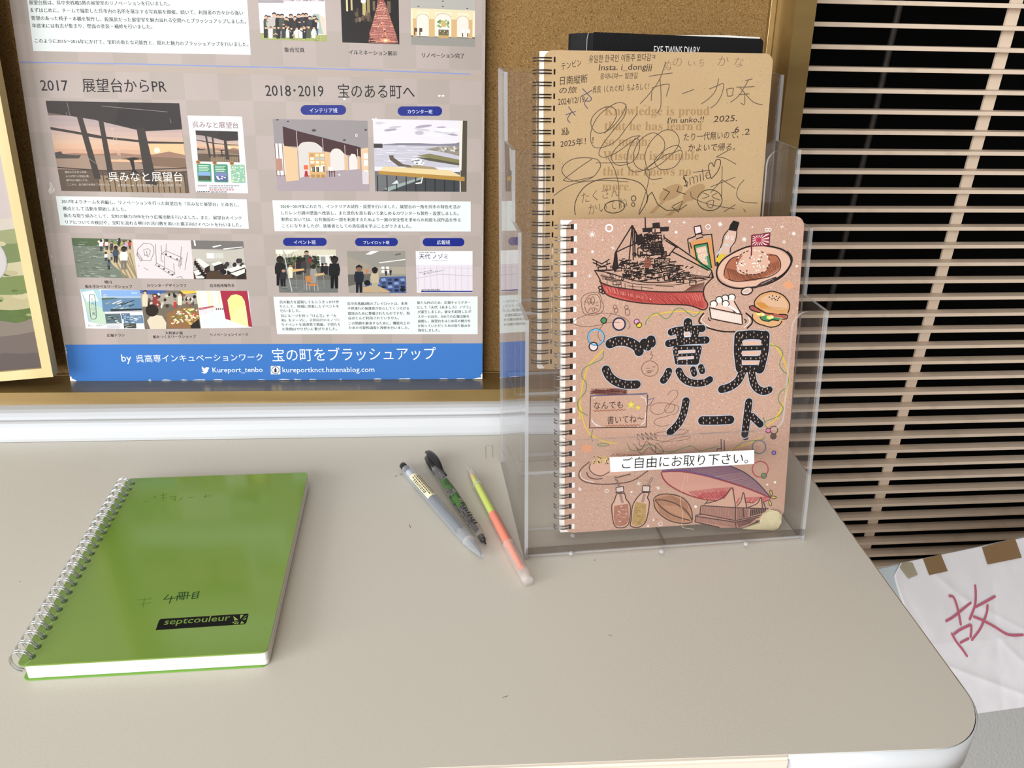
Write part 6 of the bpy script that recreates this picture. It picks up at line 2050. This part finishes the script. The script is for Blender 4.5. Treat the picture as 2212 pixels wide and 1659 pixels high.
# ribbon border, yellow under green
a = k1art(C6)
for pts in ([(700, 900), (760, 870), (880, 845), (1020, 838), (1110, 850), (1160, 840)],):
    a.line(pts, 10, 'd8b84c', 1, True)
a.line([(370, 1140), (320, 1190), (260, 1260), (230, 1340), (205, 1440), (190, 1560), (190, 1680)], 12, 'd8b84c', 1, True)
a.line([(1670, 1085), (1730, 1130), (1780, 1220), (1810, 1320), (1815, 1400), (1790, 1520), (1740, 1630), (1710, 1670)], 12, 'd8b84c', 1, True)
gr_ = '5d8a52'
a.line([(700, 945), (710, 905), (760, 860), (800, 855), (850, 895), (890, 880), (930, 825), (980, 815), (1030, 850), (1080, 880), (1130, 840)], 6, gr_, 2, True)
a.line([(375, 1150), (360, 1210), (280, 1250), (215, 1290), (205, 1350), (240, 1400), (230, 1470), (175, 1540), (185, 1610), (250, 1650)], 6, gr_, 2, True)
a.line([(1675, 1100), (1740, 1120), (1770, 1170), (1745, 1250), (1770, 1300), (1810, 1340), (1805, 1420), (1750, 1470), (1735, 1530), (1775, 1600), (1730, 1660)], 6, gr_, 2, True)
a.build('ribbon_drawing', M['ink'], fc1, 'upper part of the yellow and green ribbon border')
a = k1art(C7)
a.line([(625, 110), (640, 200), (680, 280), (760, 325), (850, 345)], 8, 'd8b84c', 1, True)
a.line([(1890, 110), (1860, 180), (1790, 235)], 8, 'd8b84c', 1, True)
a.line([(1560, 385), (1680, 345), (1760, 300)], 6, 'd8b84c', 1, True)
a.line([(700, 255), (690, 300), (700, 330)], 4, gr_, 2, True)
a.line([(915, 340), (940, 385), (990, 385), (1030, 360), (1080, 355), (1130, 390), (1200, 395), (1260, 375), (1320, 360), (1370, 390), (1420, 380), (1490, 360)], 4, gr_, 2, True)
a.line([(1580, 390), (1620, 350), (1670, 330), (1760, 320), (1780, 300)], 4, gr_, 2, True)
a.line([(1800, 250), (1780, 210), (1850, 180), (1890, 150)], 4, gr_, 2, True)
a.line([(1785, 215), (1770, 180)], 4, gr_, 2)
a.ring(765, 352, 38, 8, 4, gr_, 2)
a.build('ribbon_drawing', M['ink'], fc1, 'lower part of the yellow and green ribbon border')

# beads, bubbles, stars, faces, blots
for vw, cx, cy, r, w, c, fl in ((C6, 315, 1040, 60, 12, '6ab4dc', None), (C6, 495, 938, 46, 9, '2c2444', 'd9b6a8'), (C6, 375, 910, 22, 8, '2a2a24', '3f9058'), (C6, 632, 920, 20, 6, '4a2c3c', 'd89ac0'), (C6, 650, 945, 20, 6, '4a3c1c', 'e0c832'), (C6, 295, 1113, 33, 9, '2a2220', 'e4d4d4'),
                                (C7, 1803, 262, 15, 5, '5a2448', 'e87ab0'), (C7, 1838, 258, 24, 5, '4a3420', None), (C7, 1745, 365, 42, 7, '6a7480', None), (C7, 1838, 402, 12, 5, '3c3460', '8a7cc0'), (C7, 1752, 505, 50, 7, 'b04a58', None), (C7, 1775, 546, 16, 5, '3a5a44', '5d9a6c'), (C7, 1660, 305, 16, 5, '3a2a3c', '4a3a50'), (C7, 1835, 298, 18, 4, '4a3a34', '5a4a40')):
    a = k1art(vw)
    if fl:
        a.ell(cx, cy, r, None, fl, 2)
    a.ring(cx, cy, r, None, w, c, 3)
    if r > 45 and vw is C6:
        a.ring(cx, cy, r + 6, None, 4, '1e4a68', 3)
    a.build('bead_drawing', M['ink'], fc1)
a = k1art(C6)
wh = 'f0e8e6'
for x, y, r, w in ((418, 190, 26, 12), (1188, 180, 18, 6), (1645, 203, 12, 6), (1668, 203, 12, 6), (1780, 298, 9, 5)):
    a.ring(x, y, r, None, w, wh, 2)
for x, y, r in ((887, 138, 10), (940, 222, 11), (288, 374, 11), (365, 283, 6), (1533, 182, 6), (1880, 487, 9), (1310, 425, 7), (740, 745, 4), (535, 170, 4)):
    a.ell(x, y, r, None, wh, 2, 0, 10)
for x, y, r in ((285, 240, 26), (1282, 160, 20), (1470, 278, 20), (1856, 233, 17), (265, 562, 15), (447, 345, 14), (1002, 145, 14), (1765, 180, 15)):
    n_ = 4 if r > 15 else 2
    for k_ in range(n_):
        t = math.pi * k_ / n_ + .2
        a.line([(x - r * math.cos(t), y - r * math.sin(t)), (x + r * math.cos(t), y + r * math.sin(t))], 5, wh, 2)
a.view(*C13)
for x, y, r in ((208, 620, 18), (710, 572, 20), (877, 608, 18), (790, 932, 12), (1806, 580, 10)):
    for k_ in range(3):
        t = math.pi * k_ / 3 + .3
        a.line([(x - r * math.cos(t), y - r * math.sin(t)), (x + r * math.cos(t), y + r * math.sin(t))], 5, wh, 2)
for x, y, r in ((436, 633, 14), (895, 913, 16)):
    a.ring(x, y, r, None, 5, wh, 2)
for x, y, r in ((648, 643, 9), (836, 882, 8), (1195, 768, 12), (1872, 560, 11), (545, 610, 4)):
    a.ell(x, y, r, None, wh, 2, 0, 10)
tagit(a.build('white_star_specks', M['ink'], fc1, 'white drawn stars and dots'), kind='stuff')
a = k1art(C6)
tn = '6a4a40'
a.line([(195, 760), (220, 715), (280, 692), (340, 700), (362, 760), (375, 820), (330, 862), (240, 865), (210, 830), (200, 760)], 4, tn, 2, True)
a.line([(225, 790), (250, 725), (310, 705), (345, 740), (350, 810), (320, 845), (250, 850), (225, 800)], 4, tn, 2, True)
a.ring(262, 758, 12, 24, 4, tn)
a.ring(290, 755, 14, 30, 4, tn)
a.ring(262, 775, 8, 8, 4, tn)
a.ring(290, 775, 8, 8, 4, tn)
a.lines([[(255, 840), (270, 815), (310, 812), (330, 830)], [(285, 820), (290, 838), (305, 835), (305, 815)], [(225, 760), (240, 770)], [(310, 795), (335, 790)], [(312, 775), (332, 765)]], 4, tn, 2)
a.line([(130, 930), (180, 890), (300, 855), (450, 860), (550, 900), (580, 950), (560, 980)], 3.5, tn, 2, True)
a.line([(130, 930), (200, 955), (320, 950), (420, 925), (500, 925)], 3.5, tn, 2, True)
a.line([(440, 850), (350, 970), (330, 1020), (350, 1065), (400, 1075)], 3.5, tn, 2, True)
a.ring(462, 805, 12, 16, 4, tn)
a.ring(470, 832, 15, 20, 4, tn)
a.ring(552, 808, 13, 18, 4, tn)
a.ring(560, 845, 18, 28, 4, tn)
a.build('face_doodle', M['ink'], fc1, 'thin pen doodles at the upper left')
a = k1art(C6)
a.ring(735, 1285, 65, 60, 4, tn)
a.lines([[(705, 1282), (735, 1282)], [(755, 1272), (778, 1272)], [(705, 1305), (760, 1295), (740, 1315), (710, 1318)], [(720, 1300), (722, 1316)], [(735, 1298), (738, 1314)], [(750, 1150), (740, 1175), (760, 1180), (735, 1220)]], 4, tn, 2)
a.build('face_doodle', M['ink'], fc1, 'thin round pen face')
a = k1art(C6)
a.ell(1815, 635, 42, 30, 'dc9f78', 0, 8)
a.build('orange_blot', M['ink'], fc1, 'faint orange blot, upper')
a = k1art(C13)
a.ell(268, 270, 46, 34, 'd89a74', 0)
a.build('orange_blot', M['ink'], fc1, 'faint orange blot, lower')

# the lower drawings, seen through the acrylic
a = k1art(C13)
a.lines([[(290, 385), (215, 450), (200, 510), (250, 555), (360, 575), (520, 572), (660, 545), (790, 460)], [(265, 475), (285, 515), (340, 532), (400, 528)], [(520, 520), (640, 490)]], 9, '5a4038', 2, True)
a.lines([[(212, 470), (230, 530), (330, 560)]], 6, 'ecdcd0', 2, True)
a.poly([(290, 440), (320, 390), (460, 350), (690, 330), (700, 440), (560, 495), (400, 505), (310, 490)], 'd4ab97', 1, True)
a.lines([[(300, 400), (288, 440), (320, 485), (390, 505), (460, 470)]], 8, '5a4038', 3, True)
for i in range(60):
    a.ell(rn.uniform(310, 470), 375 + rn.uniform(-38, 30) - 0, 7, 5, rn.choice(['d8bf6a', 'c9a94e', '7d5a2c', 'e0cc84', '4a3424']), 3, rn.uniform(0, 90), 7)
for i in range(26):
    a.line([(470 + i * 9, 335 + rn.uniform(-14, 10)), (482 + i * 9, 330 + rn.uniform(-14, 10))], 6, rn.choice(['6a4038', '9a6a5c', 'c08a7c']), 3)
a.build('noodle_dish_drawing', M['ink'], fc1, 'drawn plate of food under the strip')
for cx, flip, liq, nm in ((560, 0, 'a8705c', 'brownish'), (735, 1, 'b09058', 'golden')):
    a = k1art(C13)
    if not flip:
        body = [(520, 660), (500, 720), (480, 760), (486, 860), (505, 930), (545, 948), (605, 935), (632, 880), (636, 760), (600, 700), (585, 655)]
        lq = [(500, 762), (620, 742), (628, 880), (600, 925), (550, 938), (510, 925), (496, 860)]
        neck = [(515, 605), (578, 595), (582, 640), (518, 650)]
        straw = [[(508, 508), (545, 600)], [(552, 660), (572, 735)]]
    else:
        body = [(735, 650), (690, 700), (655, 770), (645, 880), (640, 930), (690, 945), (735, 930), (775, 880), (800, 740), (785, 690), (795, 650)]
        lq = [(685, 725), (775, 745), (770, 880), (735, 922), (690, 935), (652, 920), (655, 860), (670, 770)]
        neck = [(745, 588), (805, 592), (800, 645), (738, 635)]
        straw = [[(825, 520), (790, 585)], [(760, 660), (740, 730)]]
    a.poly(body, 'd3ac98', 1, True)
    a.poly(lq, liq, 2)
    for i in range(40):
        x = rn.uniform(min(p[0] for p in lq) + 12, max(p[0] for p in lq) - 22)
        y = rn.uniform(760, 915)
        a.line([(x, y), (x + rn.uniform(6, 22), y + rn.uniform(-8, 8))], 4, rn.choice(['8f5a4a', 'c49a88', 'e4d0c4'] if not flip else ['8a6c3c', 'c8ac74', '7a6038']), 3)
    a.poly(neck, 'd9c8c0', 3)
    a.line(body + [body[0]], 9, '4a322c', 4, True)
    a.line(neck + [neck[0]], 7, '4a322c', 4)
    a.lines([[(neck[0][0] - 5, 645 - 5 * flip), (neck[1][0] + 8, 640)]], 9, '4a322c', 4)
    for s_ in straw:
        a.line(s_, 20, '6a5048', 3)
        for k_ in range(7):
            t = (k_ + .4) / 7
            x, y = s_[0][0] + (s_[1][0] - s_[0][0]) * t, s_[0][1] + (s_[1][1] - s_[0][1]) * t
            a.line([(x - 8, y + 3), (x + 8, y - 3)], 4, 'd9c0b4', 5)
    a.build('drink_bottle_drawing', M['ink'], fc1, nm + ' drawn drink bottle with a straw')
a = k1art(C13)
a.poly([(835, 700), (880, 668), (960, 660), (1060, 680), (1125, 730), (1160, 800), (1168, 880), (1150, 900), (1080, 908), (980, 890), (890, 830), (850, 770)], 'b8886a', 1, True)
a.hatch([(850, 700), (980, 668), (1120, 730)], [(900, 760), (1040, 760), (1150, 860)], 50, 3, '9a6c50', 2, .02, rn)
a.hatch([(870, 740), (960, 800), (1100, 870)], [(890, 820), (980, 880), (1110, 900)], 30, 3, '9a6c50', 2, .02, rn)
for L_ in ([(835, 700), (880, 668), (960, 660), (1060, 680), (1125, 730), (1160, 800), (1168, 880)], [(835, 705), (850, 780), (900, 840), (980, 890), (1080, 910), (1150, 905), (1168, 885)], [(850, 708), (940, 715), (1040, 750), (1120, 810), (1165, 885)], [(850, 712), (900, 770), (980, 830), (1070, 865), (1150, 885)]):
    a.line(L_, 9, '4a322c', 4, True)
a.build('melon_bread_drawing', M['ink'], fc1, 'drawn ribbed brown bun')
a = k1art(C13)
a.poly([(900, 470), (1000, 420), (1480, 415), (1600, 470), (1720, 560), (1830, 690), (1600, 600), (1300, 510), (1080, 470)], '9d8284', 1)
a.hatch([(1000, 425), (1480, 416), (1600, 470), (1720, 560), (1800, 650)], [(930, 470), (1080, 470), (1300, 510), (1600, 595), (1780, 670)], 90, 3, '7d5a6c', 2, .01, rn)
a.poly([(900, 475), (1080, 475), (1300, 515), (1600, 605), (1835, 695), (1780, 720), (1640, 740), (1400, 715), (1250, 700), (1100, 640), (960, 570)], 'd09a8a', 1)
a.hatch([(1130, 640), (1350, 610), (1520, 600)], [(1200, 690), (1400, 712), (1520, 700)], 44, 4, 'b03a44', 2, .04, rn)
a.hatch([(1200, 690), (1350, 700), (1480, 690)], [(1260, 650), (1400, 640), (1530, 620)], 36, 4, 'b03a44', 2, .04, rn)
a.hatch([(1560, 690), (1830, 680)], [(1540, 740), (1790, 720)], 34, 4, 'b03a44', 2, .04, rn)
a.line([(905, 470), (1080, 468), (1300, 508), (1600, 598), (1835, 692)], 14, '8f3a48', 3, True)
a.line([(905, 462), (1080, 458), (1250, 490), (1430, 535)], 8, '5a5088', 4, True)
a.line([(900, 475), (920, 530), (980, 590), (1100, 655), (1240, 700), (1400, 718)], 11, '9a3038', 3, True)
a.line([(1560, 720), (1700, 735), (1790, 722), (1835, 695)], 8, '8a3038', 3, True)
a.line([(1480, 418), (1600, 470), (1720, 560), (1835, 690)], 9, '4a3c50', 4, True)
for x, y, r_ in ((1838, 650, 80), (1860, 688, 5), (1830, 738, 75)):
    a.ell(x, y, 24, 10, 'd0b868', 4, r_)
    a.ring(x, y, 24, 10, 6, '4a3a20', 5, r_)
a.lines([[(1412, 190), (1414, 285)], [(1438, 200), (1440, 290)], [(1378, 290), (1380, 275), (1408, 272)]], 9, '5d4a48', 3)
a.build('submarine_drawing', M['ink'], fc1, 'drawn dark purple and red submarine')
a = k1art(C13)
a.poly([(1285, 740), (1440, 700), (1505, 610), (1535, 765), (1240, 800)], 'cda48e', 4)
a.poly([(1535, 770), (1600, 650), (1625, 775), (1750, 700), (1765, 790), (1550, 800)], 'cda48e', 4)
a.poly([(1245, 760), (1535, 775), (1815, 785), (1800, 830), (1535, 885), (1235, 830)], 'b98c7c', 4)
a.poly([(1195, 845), (1240, 832), (1535, 885), (1740, 850), (1700, 900), (1600, 945), (1400, 948), (1190, 895)], 'b98c7c', 4)
a.hatch([(1250, 765), (1535, 780)], [(1245, 825), (1530, 878)], 30, 4, '7a5048', 5)
a.hatch([(1200, 852), (1535, 895)], [(1200, 892), (1525, 945)], 34, 4, '7a5048', 5)
a.hatch([(1545, 780), (1650, 790)], [(1545, 878), (1640, 855)], 14, 4, '6a4440', 5)
a.hatch([(1660, 790), (1800, 785)], [(1655, 850), (1790, 820)], 9, 12, '33262a', 5)
a.hatch([(1545, 900), (1720, 860)], [(1560, 945), (1660, 910)], 20, 4, '6a4440', 5)
a.hatch([(1560, 945), (1700, 880)], [(1540, 900), (1640, 880)], 16, 4, '6a4440', 5)
for L_ in ([(1285, 740), (1380, 715), (1450, 670), (1505, 608), (1525, 700), (1535, 775)], [(1545, 765), (1580, 720), (1602, 648), (1620, 720), (1632, 775)], [(1640, 775), (1720, 740), (1752, 690), (1765, 785)], [(1270, 750), (1300, 715)], [(1775, 730), (1790, 780)]):
    a.line(L_, 8, '4a3230', 6, True)
a.lines([[(1245, 758), (1535, 776), (1815, 785)], [(1240, 760), (1232, 828), (1535, 886), (1535, 776)], [(1535, 886), (1800, 830)], [(1195, 842), (1190, 897), (1400, 945)], [(1195, 842), (1240, 834)], [(1200, 850), (1535, 900), (1740, 855)], [(1535, 900), (1540, 945)], [(1600, 780), (1605, 860)]], 9, '4a3230', 6)
a.build('museum_building_drawing', M['ink'], fc1, 'drawn building with pointed roofs')
# creases and the folded-up lower right corner
a = k1art(C13)
for L_ in ([(1072, 660), (1065, 740), (1085, 820), (1078, 905)], [(1110, 500), (1070, 640)], [(1130, 480), (1125, 560)], [(1075, 910), (1090, 945), (1180, 960)]):
    a.line(L_, 4, 'd9bda4', 7, True)
a.build('worn_creases', M['ink'], fc1)
cf = MB()
q = [FK1.px(*p) for p in ((1603, 1141), (1640, 1128), (1648, 1108), (1663, 1099), (1678, 1102), (1687, 1110), (1686, 1128), (1679, 1140), (1668, 1144))]
n_ = len(q)
cf.add([FK1.at(x, y, 0.0005 + (0.0022 if 0 < i < 5 else 0.0010)) for i, (x, y) in enumerate(q)] + [FK1.at(x, y, 0.0001) for x, y in q], [tuple(range(n_)), tuple(range(n_, 2 * n_))[::-1]] + [(i, (i + 1) % n_, n_ + (i + 1) % n_, n_ + i) for i in range(n_)])
cf.build('folded_corner', M['kraft_in'], k1, label='pale folded-up lower corner')
